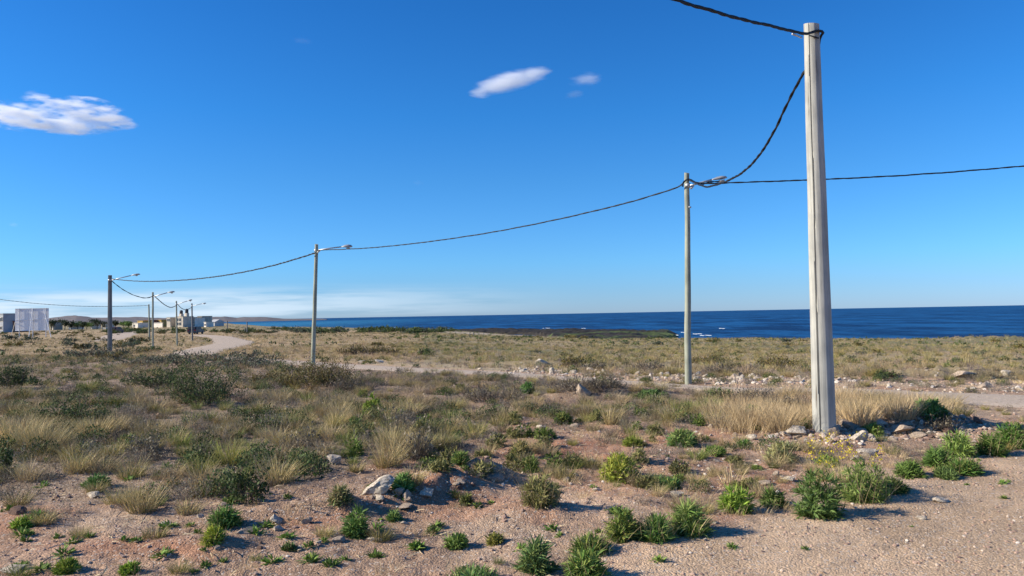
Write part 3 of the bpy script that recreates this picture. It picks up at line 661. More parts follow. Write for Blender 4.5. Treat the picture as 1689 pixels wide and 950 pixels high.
# leafy weeds: px, py(base), width px, height px, label
WEEDS = [
 (1352, 852, 96, 76, 'large dark green dome of strap leaves at the gravel edge, roundest weed'),
 (1425, 826, 90, 66, 'bushy green weed with yellow flower stalks just behind the large leafy dome'),
 (1470, 812, 56, 26, 'flat dark green weed trailing right of the yellow flowered one'),
 (1215, 846, 66, 46, 'bright green upright weed left of the large leafy dome'),
 (1277, 838, 50, 34, 'small green weed between the upright weed and the large leafy dome'),
 (1138, 878, 76, 56, 'green leafy weed at the right end of the foreground weed row'),
 (1082, 892, 66, 44, 'dark green weed with brown stems in the middle of the foreground weed row'),
 (1028, 888, 70, 54, 'tall green weed at the left end of the foreground weed row'),
 (975, 914, 70, 40, 'loose green weed with yellowish heads in front of the weed row'),
 (882, 944, 66, 60, 'green leafy weed at the bottom edge below the weed row, the left one of two'),
 (968, 952, 76, 50, 'wide green leafy weed at the bottom edge, the right one of two'),
 (780, 962, 100, 30, 'low green weed patch cut off by the bottom edge'),
 (588, 884, 54, 52, 'round upright green weed casting a long shadow beside a flat white stone'),
 (892, 832, 74, 56, 'large green weed with pale stalks above a dark hollow in the dirt'),
 (1020, 792, 76, 48, 'broad yellow green weed with dark side in mid foreground'),
 (752, 903, 46, 30, 'small dark green weed pair right of the round upright weed'),
 (818, 896, 34, 20, 'small bright green weed near the middle of the bottom dirt'),
 (772, 835, 28, 22, 'tiny green weed on the gravel below the dirt berm'),
 (650, 860, 24, 18, 'tiny green weed above the flat white stone'),
 (372, 870, 54, 38, 'round green weed on the lower left dirt'),
 (352, 894, 40, 26, 'bright green weed just below the round one on the lower left'),
 (110, 944, 40, 24, 'bright green weed at the bottom left corner'),
 (214, 946, 34, 22, 'bright green weed at the bottom edge right of the corner weed'),
 (476, 908, 24, 14, 'tiny green sprout left of the bottom centre'),
 (665, 808, 46, 30, 'green weed growing over the top end of the long white rock'),
 (616, 814, 36, 20, 'small green weed left of the long white rock'),
 (562, 828, 42, 30, 'green weed with straw tips in front of the left scrub'),
 (614, 690, 42, 40, 'round yellow green bush standing in the scrub behind the split rock'),
 (693, 682, 22, 18, 'small bright green plant beside a white stone in the scrub'),
 (760, 765, 32, 24, 'small green weed right of the centre tussocks'),
 (1500, 786, 50, 26, 'low green weed where gravel meets rubble'),
 (1548, 770, 48, 32, 'green weed second from the left in the right verge row'),
 (1590, 782, 54, 26, 'flat green weed nearest the viewer in the right verge row'),
 (1580, 752, 56, 38, 'dark green weed in the middle of the right verge row'),
 (1635, 752, 50, 36, 'dark green weed near the right edge verge'),
 (1672, 738, 56, 38, 'dark green weed cut by the right picture edge'),
 (1560, 790, 40, 20, 'lowest small green weed of the right verge row'),
 (1125, 735, 60, 30, 'green weed pair in front of the rubble right of centre'),
 (1180, 752, 44, 18, 'flat green weed on rubble left of the near pole'),
 (1100, 806, 56, 22, 'dark flat green weed among stones right of centre'),
 (1045, 738, 40, 20, 'pale green weed behind the broad yellow green weed'),
 (930, 700, 34, 22, 'small green weed below the dark stones in the centre'),
 (1535, 690, 60, 30, 'dark green bush at the shaded rubble right of the near pole'),
 (1440, 716, 36, 18, 'dark green weed on the rubble beside the near pole base'),
 (1290, 762, 60, 36, 'olive green bush below the golden grass left of the near pole'),
 (1075, 658, 62, 16, 'dark green low bush in a row below the thin pole'),
 (1228, 740, 30, 16, 'small green weed beside a white stone left of the near pole'),
 (870, 650, 30, 20, 'green weed by the grey upright stone'),
 (36, 872, 34, 18, 'bright green weed beside a brown stone on the far left dirt'),
 (160, 805, 40, 22, 'dark green weed in the left scrub near the edge'),
 (860, 757, 44, 34, 'blue green weed in the centre of the gravel'),
 (1365, 770, 46, 20, 'thin green weed on the rubble in front of the near pole'),
]
for i, (px, py, wp, hp, lb) in enumerate(WEEDS):
    p = gp(px, py); dist = math.hypot(p.x, p.y); Rr = wp/F*dist/2; H = hp/F*dist; q = rgs(300+i)
    ll = min(.115, max(.05, H*.6)); nl = int(190+2000*min(1, (Rr/.4)**1.4)); H *= 1.15
    br = ('bright' in lb or 'yellow green' in lb); pale = 'pale' in lb or 'olive' in lb or 'blue' in lb or 'straw' in lb
    cA, cB = ((.14, .22, .030), (.30, .34, .07)) if br else ((.16, .18, .06), (.33, .30, .12)) if pale else ((.075, .150, .035), (.22, .28, .08))
    cA = tuple(np.array(cA)*q.uniform([.95, 1.0, .8], [1.7, 1.35, 1.4])); cB = tuple(np.array(cB)*q.uniform([.95, 1.0, .8], [1.45, 1.35, 1.5])); ll *= q.uniform(.8, 1.25)
    b_ = rosette(nl, Rr, H, q, cA, cB, lw=.0098 if dist < 12 else .017, ll=ll)
    st = [blades(int(14+Rr*90), Rr*.9, H*1.05, .6, .0045, .4, 3, wind=(.1, 0), colA=(.42, .34, .18), colB=(.24, .17, .10), rg=q)] if i % 3 else []
    if 'stalks' in lb or 'heads' in lb or 'straw tips' in lb or 'loose' in lb or 'brown stems' in lb or 'olive' in lb:
        st += [blades(40, Rr*.8, H*1.25, .4, .005, .3, 3, wind=(.1, 0), colA=(.40, .33, .17), colB=(.22, .16, .10), rg=q)]
    o = hero('leafy_weed', lb, 'weed', px, py-2, joinm(b_, *st), 'green leafy weeds on the dirt', clear=max(.12, Rr*.7))
    if i == 1:   # flowering stems as a part
        s = blades(30, Rr*.75, H*1.3, .35, .005, .25, 3, wind=(-.1, .1), colA=(.16, .22, .06), colB=(.25, .25, .08), rg=q)
        tips = s[0].reshape(-1, 7, 3)[:, 6]; c = np.repeat(tips, 14, 0)+q.normal(0, .03, (len(tips)*14, 3))
        jm = joinm(s, leaves(c, .015, (.66, .54, .03), (.58, .44, .03), rg=q, aspect=.9))
        link('flower_heads', mesh_np('flower_heads', jm[0], jm[1], M_plant, jm[2]), o, (-.10, .06, .0))
# sprouts scattered on the bare dirt
sp_me = [mesh_np('sprout', *(lambda j: (j[0], j[1], M_plant, j[2]))(rosette(26, .05, .05, rgs(900+v), (.11, .20, .035), (.24, .30, .07), lw=.013, ll=.06))) for v in range(4)]
ns = 0
for _ in range(900):
    px = rng.uniform(0, 1689); py = rng.uniform(700, 949); 
    if ns >= 110: break
    if px > 1100 and py > 830 and rng.uniform() < .85: continue
    if rng.uniform() > (py-640)/310*.9: continue
    p = gp(px, py); s = rng.uniform(.6, 1.6)*(.6 if px > 1100 else 1); o = link('sprout', sp_me[ns % 4], None, p, (0, 0, rng.uniform(0, 6)), (s, s, s*.9)); ns += 1
    tag(o, uniq(('tiny' if s < 1 else 'small' if s < 1.5 else 'fuller')+' green sprout', px, py), 'sprout', 'green sprouts dotting the dirt')
wb_me = [mesh_np('small_weed', *(lambda j: (j[0], j[1], M_plant, j[2]))(rosette(300, .17, .15+.03*v, rgs(950+v), *((( .09, .15, .03), (.24, .28, .07)) if v % 2 else ((.15, .16, .055), (.32, .28, .11))), lw=.012, ll=.075))) for v in range(5)]
for k in range(72):
    px, py = (rng.uniform(840, 1330), rng.uniform(672, 815)) if k < 42 else (rng.uniform(560, 860), rng.uniform(640, 780))
    p = gp(px, py); s = rng.uniform(.35, 1.25); o = link('small_weed', wb_me[k % 5], None, p, (0, 0, rng.uniform(0, 6)), (s, s, s*rng.uniform(.8, 1.2)))
    tag(o, uniq(('tiny' if s < .65 else 'small' if s < .95 else 'bushy')+(' dark' if k % 5 % 2 else ' pale')+' green weed', px, py), 'weed', 'small weeds between the tussocks')
# shrubs: px, py base, width px, height px, style, label
SHR = [
 (335, 668, 150, 58, 'dark', 'largest dark green spreading shrub on the left slope'),
 (255, 640, 90, 26, 'dark', 'low dark shrub left of the largest shrub'),
 (525, 638, 130, 40, 'olive', 'wide olive and rust tipped shrub at the foot of the lamp post'),
 (575, 648, 70, 30, 'grey', 'grey twiggy shrub right of the rust tipped shrub'),
 (450, 634, 80, 20, 'olive', 'low yellowish shrub left of the rust tipped shrub'),
 (408, 830, 92, 60, 'dark', 'dark green small leaved shrub in the left foreground'),
 (20, 642, 70, 30, 'dark', 'dark shrub at the left picture edge'),
 (8, 792, 30, 46, 'dark', 'dark green shrub cut by the left picture edge'),
 (130, 700, 110, 36, 'dark', 'dark green low shrub among straw on the left'),
 (160, 590, 80, 13, 'bluegreen', 'blue grey shrub in front of the left concrete post'),
 (330, 600, 150, 18, 'bluegreen', 'long blue grey shrub below the curved road'),
 (400, 607, 80, 12, 'bluegreen', 'small blue grey shrub right of the long one'),
 (185, 593, 40, 9, 'olive', 'yellow green bush at the base of the left concrete post'),
 (660, 720, 90, 44, 'grey', 'grey dry brush behind the centre tussocks'),
 (690, 760, 90, 50, 'grey', 'purplish grey brush right of the centre tussocks'),
 (500, 745, 90, 36, 'grey', 'grey dry brush between the left tussocks'),
 (240, 760, 80, 40, 'grey', 'grey twiggy brush on the left slope'),
 (600, 585, 70, 13, 'olive', 'dark olive bush in the field right of the lamp post'),
 (702, 586, 32, 10, 'dark', 'dark round bush in the field above the track'),
 (648, 586, 30, 8, 'olive', 'small brown green bush in the field beside the dark olive one'),
 (622, 572, 22, 6, 'olive', 'tiny yellow green bush in the far field'),
 (945, 606, 55, 18, 'olive', 'olive bush behind the rubble row left of the thin pole'),
 (985, 612, 40, 16, 'grey', 'grey bush beside the olive bush at the rubble row'),
 (1070, 614, 60, 17, 'grey', 'purplish grey bush left of the thin pole'),
 (1190, 618, 60, 17, 'grey', 'purplish grey bush right of the thin pole'),
 (1165, 600, 60, 12, 'olive', 'brown green bush just behind the thin pole'),
 (1280, 608, 70, 18, 'olive', 'olive bush between the thin pole and the near pole'),
 (1460, 622, 40, 10, 'dark', 'dark green bush right of the near pole beyond the track'),
 (1310, 680, 60, 26, 'grey', 'grey brush in golden grass left of the near pole'),
 (1250, 665, 90, 26, 'grey', 'long grey brush right of the thin pole base'),
 (1190, 665, 60, 24, 'dark', 'green and grey bush at the thin pole base'),
 (950, 645, 90, 24, 'grey', 'grey brush around the upright grey stone'),
 (810, 660, 110, 24, 'grey', 'grey purple brush in front of the track'),
 (1000, 640, 70, 18, 'grey', 'low grey brush below the stone row'),
 (1550, 706, 70, 22, 'grey', 'grey brush on the shaded bank right of the near pole'),
]
ST = {'dark': (DKGREEN, (.12, .14, .045), .25), 'olive': ((.12, .125, .035), (.22, .15, .05), .28), 'bluegreen': ((.075, .10, .065), (.13, .14, .09), .2), 'grey': ((.15, .135, .10), (.24, .20, .14), .6)}
for i, (px, py, wp, hp, stl, lb) in enumerate(SHR):
    p = gp(px, py); dist = math.hypot(p.x, p.y); Rx = wp/F*dist/2; H = hp/F*dist; cA, cB, gp_ = ST[stl]; q = rgs(500+i)
    ls = max(.035, dist*.0019); nl = int(min(9000, 5.5*Rx*H/(ls*ls)*(.35 if stl == 'grey' else 2.2)+250)); tw = max(.009, dist*.0007)
    bm = bush(Rx, Rx*.8, H*.95, nl, q, ls, cA, cB, int(26+min(60, Rx*40))*(2 if stl == 'grey' else 1), gp_ if stl != 'grey' else .3, tw)
    if stl == 'grey': bm = (bm[0], bm[1], bm[2]*1.0)
    hero('shrub', lb, 'shrub', px, py-1, bm, 'shrubs on the plain', clear=Rx*.5)
# hero tussocks: px, py, width, height, kind
TUS = [
 (655, 745, 75, 62, 'dry', 'tall yellowish double tussock in the centre of the scrub'),
 (640, 772, 60, 62, 'dry', 'tall pale tussock just below the double tussock'),
 (748, 716, 44, 32, 'olive', 'left one of the twin olive tussocks right of centre'),
 (786, 718, 46, 36, 'fresh', 'right, yellower one of the twin olive tussocks'),
 (588, 780, 28, 26, 'olive', 'small round tussock between the split white rock and the long rock'),
 (235, 845, 60, 72, 'dry', 'tall leaning straw tussock at the lower edge of the left scrub'),
 (195, 832, 50, 36, 'olive', 'dark based olive tussock left of the tall leaning tussock'),
 (70, 864, 46, 30, 'olive', 'spiky olive tussock by stones on the far left dirt'),
 (30, 836, 44, 32, 'olive', 'round olive tussock near the left edge'),
 (158, 812, 36, 24, 'olive', 'small olive tussock above the small white rock'),
 (130, 782, 56, 50, 'dry', 'upright straw tussock on the left slope'),
 (330, 786, 44, 44, 'fresh', 'olive tussock left of the small leaved shrub'),
 (378, 768, 66, 54, 'fresh', 'yellow green tussock behind the small leaved shrub'),
 (460, 800, 60, 64, 'dry', 'pale feathery tussock right of the small leaved shrub'),
 (255, 888, 54, 24, 'olive', 'low flat olive tussock on the lower left dirt'),
 (310, 850, 50, 34, 'dry', 'wispy tussock on the dirt right of the tall leaning one'),
 (1010, 702, 34, 50, 'dry', 'slender straw tussock in the centre right gravel'),
 (1290, 712, 90, 56, 'gold', 'tall golden tussock against the left of the near pole'),
 (1235, 706, 80, 60, 'gold', 'tall golden tussock second to the left of the near pole'),
 (1420, 700, 80, 48, 'gold', 'tall golden tussock against the right of the near pole'),
 (1485, 690, 80, 44, 'gold', 'golden tussock further right of the near pole'),
 (70, 745, 90, 60, 'dry', 'broad straw tussock mass near the left edge'),
 (160, 722, 70, 44, 'dry', 'broad yellow green tussock on the left slope'),
 (30, 735, 80, 60, 'dry', 'tall straw tussock by the left picture edge'),
 (685, 800, 30, 40, 'dry', 'pale slim tussock behind the long white rock'),
 (250, 722, 80, 38, 'dry', 'wide tussock in the middle of the left slope'),
 (145, 650, 30, 30, 'fresh', 'bright yellow tuft of grass in the left scrub'),
 (1205, 800, 60, 44, 'wisp', 'thin dry stalks on the rubble left of the flowering weed'),
 (560, 700, 60, 30, 'dry', 'low straw tussock left of the round yellow green bush'),
]
for i, (px, py, wp, hp, kd, lb) in enumerate(TUS):
    p = gp(px, py); dist = math.hypot(p.x, p.y); H = hp/F*dist; W = wp/F*dist; q = rgs(700+i)
    par = {'dry': (STRAW, (.33, .29, .11), .5, .6, .25), 'olive': (OLIVE, STRAW, .8, .5, .12), 'fresh': ((.22, .24, .055), (.42, .36, .11), .5, .5, .1), 'gold': (GOLDC, STRAW2, .45, .5, .12), 'wisp': (STRAW, STRAW2, .4, .4, .1)}[kd]
    nb = int((260 if kd != 'wisp' else 60)*min(2.2, max(.6, W/.5)))
    b1 = blades(nb, W*.30, H*.98, par[2], .0052, par[3], 3, wind=(par[4], 0), colA=par[0], colB=par[1], rg=q)
    b2 = blades(nb//2, W*.30, H*.6, .9, .006, .6, 2, wind=(.05, 0), colA=par[1], colB=GREYP, rg=q)
    hero('grass_tussock', lb, 'grass', px, py-2, joinm(b1, b2), 'grass tussocks on the slope', clear=W*.35)
KEEP['grass_tussock'] -= len(TUS)
flush()

# far scrub: individual bushes along the coast and towards the settlement
fb = {}
for stl in ('dark', 'olive', 'bluegreen'):
    for v in range(3):
        q = rgs(1200+v+7*len(stl)); bm = bush(1.0, .9, .62, 420, q, .17, ST[stl][0], ST[stl][1], 18, .25, .04); fb[stl, v] = mesh_np('bush', bm[0], bm[1], M_plant, bm[2])
nfb = 0
def farbush(px, py, wpx, stl, lb):
    global nfb
    p = gp(px, py); d = math.hypot(p.x, p.y)
    if d > 700: return
    s = wpx/F*d/2; o = link('bush', fb[stl, nfb % 3], None, p+Vector((0, 0, -.05)), (0, 0, rng.uniform(-1, 1)), (s, s, min(s*.8, 1.6)*rng.uniform(.8, 1.2))); nfb += 1
    tag(o, uniq(('broad ' if wpx > 20 else 'narrow ' if wpx < 12 else '')+lb, px, py), 'bush', 'distant bushes')
for _ in range(85):
    farbush(rng.uniform(440, 750), rng.uniform(544, 551), rng.uniform(14, 30), 'dark' if rng.uniform() < .7 else 'bluegreen', 'dark shore thicket bush')
for _ in range(16):
    farbush(rng.uniform(850, 1130), rng.uniform(556, 560), rng.uniform(8, 18), 'dark' if rng.uniform() < .4 else 'olive', 'low bank bush')
for _ in range(52):
    farbush(rng.uniform(180, 440), rng.uniform(545, 551), rng.uniform(10, 22), 'dark' if rng.uniform() < .75 else 'olive', 'settlement thicket bush')
for _ in range(30):
    farbush(rng.uniform(0, 200), rng.uniform(546, 556), rng.uniform(6, 13), 'olive' if rng.uniform() < .6 else 'dark', 'billboard plain bush')
for _ in range(34):
    farbush(rng.uniform(0, 260), rng.uniform(560, 584), rng.uniform(12, 30), ('olive', 'dark', 'bluegreen')[rng.integers(0, 3)], 'straw plain bush')
for _ in range(46):
    farbush(rng.uniform(800, 1689), rng.uniform(563, 600), rng.uniform(8, 26), 'olive' if rng.uniform() < .6 else 'bluegreen', 'low open field bush')

# ---------------------------------------------------------------- stones
M_white = simple('limestone', (.70, .60, .47), .9, noise=.5, nscale=6, bump=.6, bscale=25, spec=.15, col2=(.36, .30, .23))
M_tan = simple('tan_stone', (.50, .39, .29), .9, noise=.4, nscale=7, bump=.6, bscale=25, spec=.15)
M_dark = simple('brown_stone', (.20, .13, .10), .9, noise=.4, nscale=7, bump=.6, bscale=25, spec=.15)
import bmesh
def rockmesh(name, mat, seed, sub=3, amp=.35, parts=13):
    bm = bmesh.new(); bmesh.ops.create_icosphere(bm, subdivisions=sub, radius=1); q = rgs(seed)
    pl = [(lambda v: (v/np.linalg.norm(v), q.uniform(.42, .78)))(q.normal(0, 1, 3)) for _ in range(parts)]
    for v in bm.verts:
        c = np.array(v.co)
        for nrm, dd in pl:
            k = c@nrm
            if k > dd: c = c-nrm*(k-dd)*.97
        nse = float(fbm(c[0]*2+seed, c[1]*2+c[2]*1.7, seed, 4)); c = c*(1.2+amp*nse+.22*float(fbm(c[0]*6+seed, c[1]*6+c[2]*5, seed+3, 3))); v.co = c
    me = bpy.data.meshes.new(name); bm.to_mesh(me); bm.free(); me.materials.append(mat); return me
RK = {'w': [rockmesh('stone', M_white, 10+k) for k in range(5)], 't': [rockmesh('stone', M_tan, 30+k) for k in range(5)], 'd': [rockmesh('stone', M_dark, 50+k) for k in range(3)]}
for lst in RK.values():
    for me in lst: pass
ROCKS = [
 (628, 812, 44, 26, 'w', -.45, 'long white rock leaning on the dirt berm, largest of the foreground'),
 (702, 818, 26, 20, 'w', 0, 'chunky pale rock on the berm right of the long white rock'),
 (552, 766, 22, 20, 'w', .2, 'split white rock in front of the left scrub'),
 (618, 892, 28, 8, 'w', 0, 'flat white stone in the shadow of the round upright weed'),
 (560, 893, 18, 8, 't', 0, 'flat pale stone left of the flat white one'),
 (154, 822, 18, 12, 'w', 0, 'small white rock on the left dirt'),
 (20, 942, 36, 14, 'w', .3, 'elongated white rock at the bottom left corner'),
 (30, 848, 24, 12, 'd', 0, 'brown stone by the olive tussocks at the far left'),
 (405, 882, 28, 13, 't', 0, 'pale tan rock pair beside the round green weed'),
 (275, 868, 14, 8, 'w', 0, 'small white stone below the wispy tussock'),
 (962, 652, 20, 22, 't', 0, 'upright grey stone in the scrub left of the thin pole'),
 (1010, 682, 30, 12, 'w', 0, 'low pale stone behind the slender tussock'),
 (1118, 820, 20, 12, 'w', 0, 'white stone right of centre gravel, paired with weed'),
 (985, 810, 14, 7, 'w', 0, 'small white stone below the broad yellow green weed'),
 (1552, 828, 20, 9, 'w', 0, 'white stone alone on the open gravel'),
 (1520, 858, 12, 7, 'w', 0, 'small white stone on the gravel nearest the viewer'),
 (1310, 716, 34, 20, 'w', 0, 'large pale rock at the left foot of the near pole'),
 (1432, 752, 30, 14, 'w', 0, 'white rock in front of the near pole rubble'),
 (1415, 760, 18, 12, 'w', 0, 'white rock just left of the front rubble rock'),
 (1375, 716, 18, 16, 't', 0, 'grey stone touching the right foot of the near pole'),
 (1240, 725, 14, 10, 'w', 0, 'white stone left of the olive green bush'),
 (1300, 792, 20, 9, 'w', 0, 'pale stone behind the large leafy dome'),
 (1262, 800, 22, 9, 't', 0, 'flat tan stone left behind the large leafy dome'),
 (893, 601, 20, 12, 'w', 0, 'white boulder at the rubble row behind the track'),
 (626, 599, 14, 7, 'w', 0, 'white boulder beyond the track right of the lamp post'),
 (597, 599, 10, 5, 'w', 0, 'small white boulder beyond the track nearest the lamp post'),
 (1585, 622, 36, 12, 't', 0, 'broad pale rock heap by the track on the right'),
 (1660, 620, 12, 10, 'w', 0, 'pale upright stone near the right picture edge'),
 (1625, 640, 24, 9, 't', 0, 'tan stone on the track edge at right'),
 (818, 792, 26, 13, 't', 0, 'tan rock capping the right end of the dirt berm'),
 (760, 797, 16, 8, 't', 0, 'tan clod rock on the berm crest'),
 (680, 680, 12, 10, 'w', 0, 'white stone beside the small bright green plant'),
 (755, 666, 12, 7, 'w', 0, 'small white stone on the rusty soil'),
 (785, 722, 14, 9, 'd', 0, 'dark stone below the twin tussocks'),
 (815, 722, 12, 9, 't', 0, 'grey stone right of the twin tussocks'),
 (1400, 705, 26, 14, 't', 0, 'grey block in the rubble right of the near pole'),
 (1480, 712, 40, 14, 't', 0, 'long grey block on the shaded rubble bank'),
 (667, 838, 30, 8, 't', 0, 'flat pale slab below the chunky rock'),
 (667, 865, 12, 7, 'w', 0, 'tiny white stone right of the tiny green weed'),
]
for i, (px, py, wp, hp, c, tilt, lb) in enumerate(ROCKS):
    p = gp(px, py-1); d = math.hypot(p.x, p.y); a = wp/F*d/2*1.15; h = hp/F*d/2*1.15; me = RK[c][i % len(RK[c])]
    o = link('rock', me, None, p+Vector((0, 0, h*.35)), (rng.uniform(-.1, .1), -tilt*0+(-.45 if tilt < 0 else 0), rng.uniform(-.4, .4)), (a, a*rng.uniform(.6, .9), h)); tag(o, lb, 'rock')
def band(npts, fpos, smin, smax, cs, lb, grp):
    for _ in range(npts):
        px, py = fpos(); p = gp(px, py); s = smin+(smax-smin)*rng.uniform()**2.2; c = cs[rng.integers(0, len(cs))]
        o = link('stone', RK[c][rng.integers(0, len(RK[c]))], None, p+Vector((0, 0, s*.2)), tuple(rng.uniform(-.5, .5, 2))+(rng.uniform(0, 6),), (s, s*rng.uniform(.6, 1), s*rng.uniform(.4, .8)))
        tag(o, uniq({'w': 'white ', 't': 'tan ', 'd': 'brown '}[c]+('larger ' if s > (smin+smax)/2 else '')+lb.replace('pale ', ''), px, py), 'stone', grp)
U = rng.uniform
band(120, lambda: (lambda x: (x, np.interp(x, [600, 830, 1000, 1300], [604, 607, 615, 625])+U(-2.5, 5)))(U(780, 1330)), .025, .13, 'wwt', 'pale rubble row stone', 'stones in the rubble row')
band(35, lambda: (U(1380, 1689), U(610, 655)), .02, .09, 'wtt', 'pale bare ground stone', 'stones on the right bare ground')
band(60, lambda: (lambda t: (1290+t*330, 716-t*20+U(-10, 22)))(U(0, 1)), .02, .12, 'wttd', 'pole foot rubble stone', 'rubble stones at the near pole')
band(32, lambda: (U(850, 1300), U(690, 800)), .02, .07, 'wwt', 'scattered pale stone', 'stones right of centre')
band(22, lambda: (lambda t: (420+t*410, 868-t*85+U(-8, 14)))(U(0, 1)), .02, .075, 'wttd', 'berm stone', 'stones on the berm')
band(18, lambda: (U(0, 560), U(800, 945)), .015, .05, 'wtd', 'lower left dirt stone', 'stones on the left dirt')
band(12, lambda: (U(860, 1680), U(790, 945)), .012, .035, 'wwt', 'open gravel stone', 'stones on the open gravel')
# gravel as stuff: low-poly pebbles
ico = bmesh.new(); bmesh.ops.create_icosphere(ico, subdivisions=1, radius=1); IV = np.array([v.co for v in ico.verts]); IF = np.array([[v.index for v in f.verts] for f in ico.faces]); ico.free()
def pebbles(name, x, y, smin, smax, mat, lb, pw=2.2, pr=(.36, .15, .25, .19, .05)):
    n_ = len(x); z = g(x, y); s = smin+(smax-smin)*rng.uniform(0, 1, n_)**pw
    V = IV[None]*(1+.35*rng.normal(0, 1, (n_, len(IV), 1)).clip(-1, 1)*.6)*(s[:, None, None]*rng.uniform(.6, 1.1, (n_, 1, 3))*np.array([1, 1, .7]))
    V = V+np.stack([x, y, z+s*.15], -1)[:, None, :]
    Fc = (IF[None]+(np.arange(n_)*len(IV))[:, None, None]).reshape(-1, 3)
    base = np.array([[.36, .24, .18], [.50, .40, .31], [.26, .18, .14], [.42, .29, .22], [.60, .53, .45]]); c = base[rng.choice(5, n_, p=list(pr))]
    tag(link(name, mesh_np(name, V.reshape(-1, 3), Fc, mat, np.repeat(c, len(IV), 0))), lb, kind='stuff')
m, n, l, b = newmat('pebble'); a = n.new('ShaderNodeAttribute'); a.attribute_name = 'Col'; l.new(a.outputs[0], b.inputs['Base Color']); b.inputs['Roughness'].default_value = .9; b.inputs['Specular IOR Level'].default_value = .15; M_peb = m
x, y = ring(4.6, 13, 260); kp = (fbm(x/.5, y/.5, 201, 3)+.5+.15*SMOOTH(x, y) > rng.uniform(.3, .75, len(x))); x, y = x[kp], y[kp]
pebbles('gravel', x, y, .003, .019, M_peb, 'reddish gravel covering the bare dirt', 2.6)
x, y = ring(4.6, 12, 60); pz = project(x, y, g(x, y)); kp = ((fbm(x/.6, y/.6, 211, 3)+.5) > rng.uniform(.42, .8, len(x))) & ~inpoly(x, y, SMPOLY) & (pz[0] < 1150); x, y = x[kp], y[kp]
pebbles('earth_clods', x, y, .008, .034, M_peb, 'brown earth clods littering the left foreground', 2.4, (.45, .06, .40, .08, .01))
x, y = ring(4.6, 20, 26); kp = ~inpoly(x, y, SMPOLY) | (rng.uniform(0, 1, len(x)) < .06); x, y = x[kp], y[kp]; n_ = len(x); z = g(x, y)+.006
an = rng.uniform(0, 2*math.pi, n_); ln = rng.uniform(.03, .16, n_); d1 = np.stack([np.cos(an)*ln, np.sin(an)*ln, rng.uniform(-.01, .05, n_)*1.], -1); P0 = np.stack([x, y, z], -1); sd = np.stack([-np.sin(an), np.cos(an), np.full(n_, .8)], -1)*rng.uniform(.0015, .004, (n_, 1))
mid = P0+d1*.5+np.stack([rng.normal(0, .012, n_), rng.normal(0, .012, n_), np.full(n_, .008)], -1); V = np.stack([P0-sd, P0+sd, mid-sd, mid+sd, P0+d1], 1)
Fc = (np.array([(0, 1, 3), (0, 3, 2), (2, 3, 4)])[None]+(np.arange(n_)*5)[:, None, None]).reshape(-1, 3); pal = np.array([[.45, .36, .22], [.22, .17, .13], [.33, .26, .18]]); c = pal[rng.integers(0, 3, n_)]
tag(link('plant_litter', mesh_np('plant_litter', V.reshape(-1, 3), Fc, M_plant, np.repeat(c, 5, 0))), 'dead stalks and twigs lying on the dirt', kind='stuff')
x, y = ring(13, 26, 22); x, y = x[road_dist(x, y) > -.2], y[road_dist(x, y) > -.2]; pebbles('rubble_gravel', x, y, .008, .04, M_peb, 'loose pebbles between the scrub further back', 2.5)

def pixband(n_, f): P_ = np.array([ground(*f()) for _ in range(n_)]); k_ = 6; P_ = np.repeat(P_, k_, 0)+rng.normal(0, 1, (n_*k_, 2))*(.02*np.hypot(P_[:, 0], P_[:, 1]).repeat(k_)[:, None]); return P_[:, 0], P_[:, 1]
x, y = pixband(230, lambda: (lambda x: (x, np.interp(x, [600, 830, 1000, 1300, 1689], [603, 607, 616, 627, 640])+U(-5, 9)))(U(850, 1340) if U(0, 1) < .88 else U(1340, 1689)))
pebbles('rubble', x, y, .012, .075, M_peb, 'pale broken stone lying in a band behind the track', 1.8, (.12, .33, .08, .12, .35))
x, y = pixband(120, lambda: (lambda t: (1285+t*335, 716-t*20+U(-8, 24)))(U(0, 1)))
pebbles('loose_rubble', x, y, .008, .055, M_peb, 'loose broken stone on the bank around the near pole', 1.8, (.2, .33, .15, .12, .2))
x, y = pixband(70, lambda: (U(830, 1320), U(690, 815)))
pebbles('stone_chips', x, y, .006, .035, M_peb, 'pale stone chips on the gravel right of centre', 2, (.1, .35, .1, .1, .35))

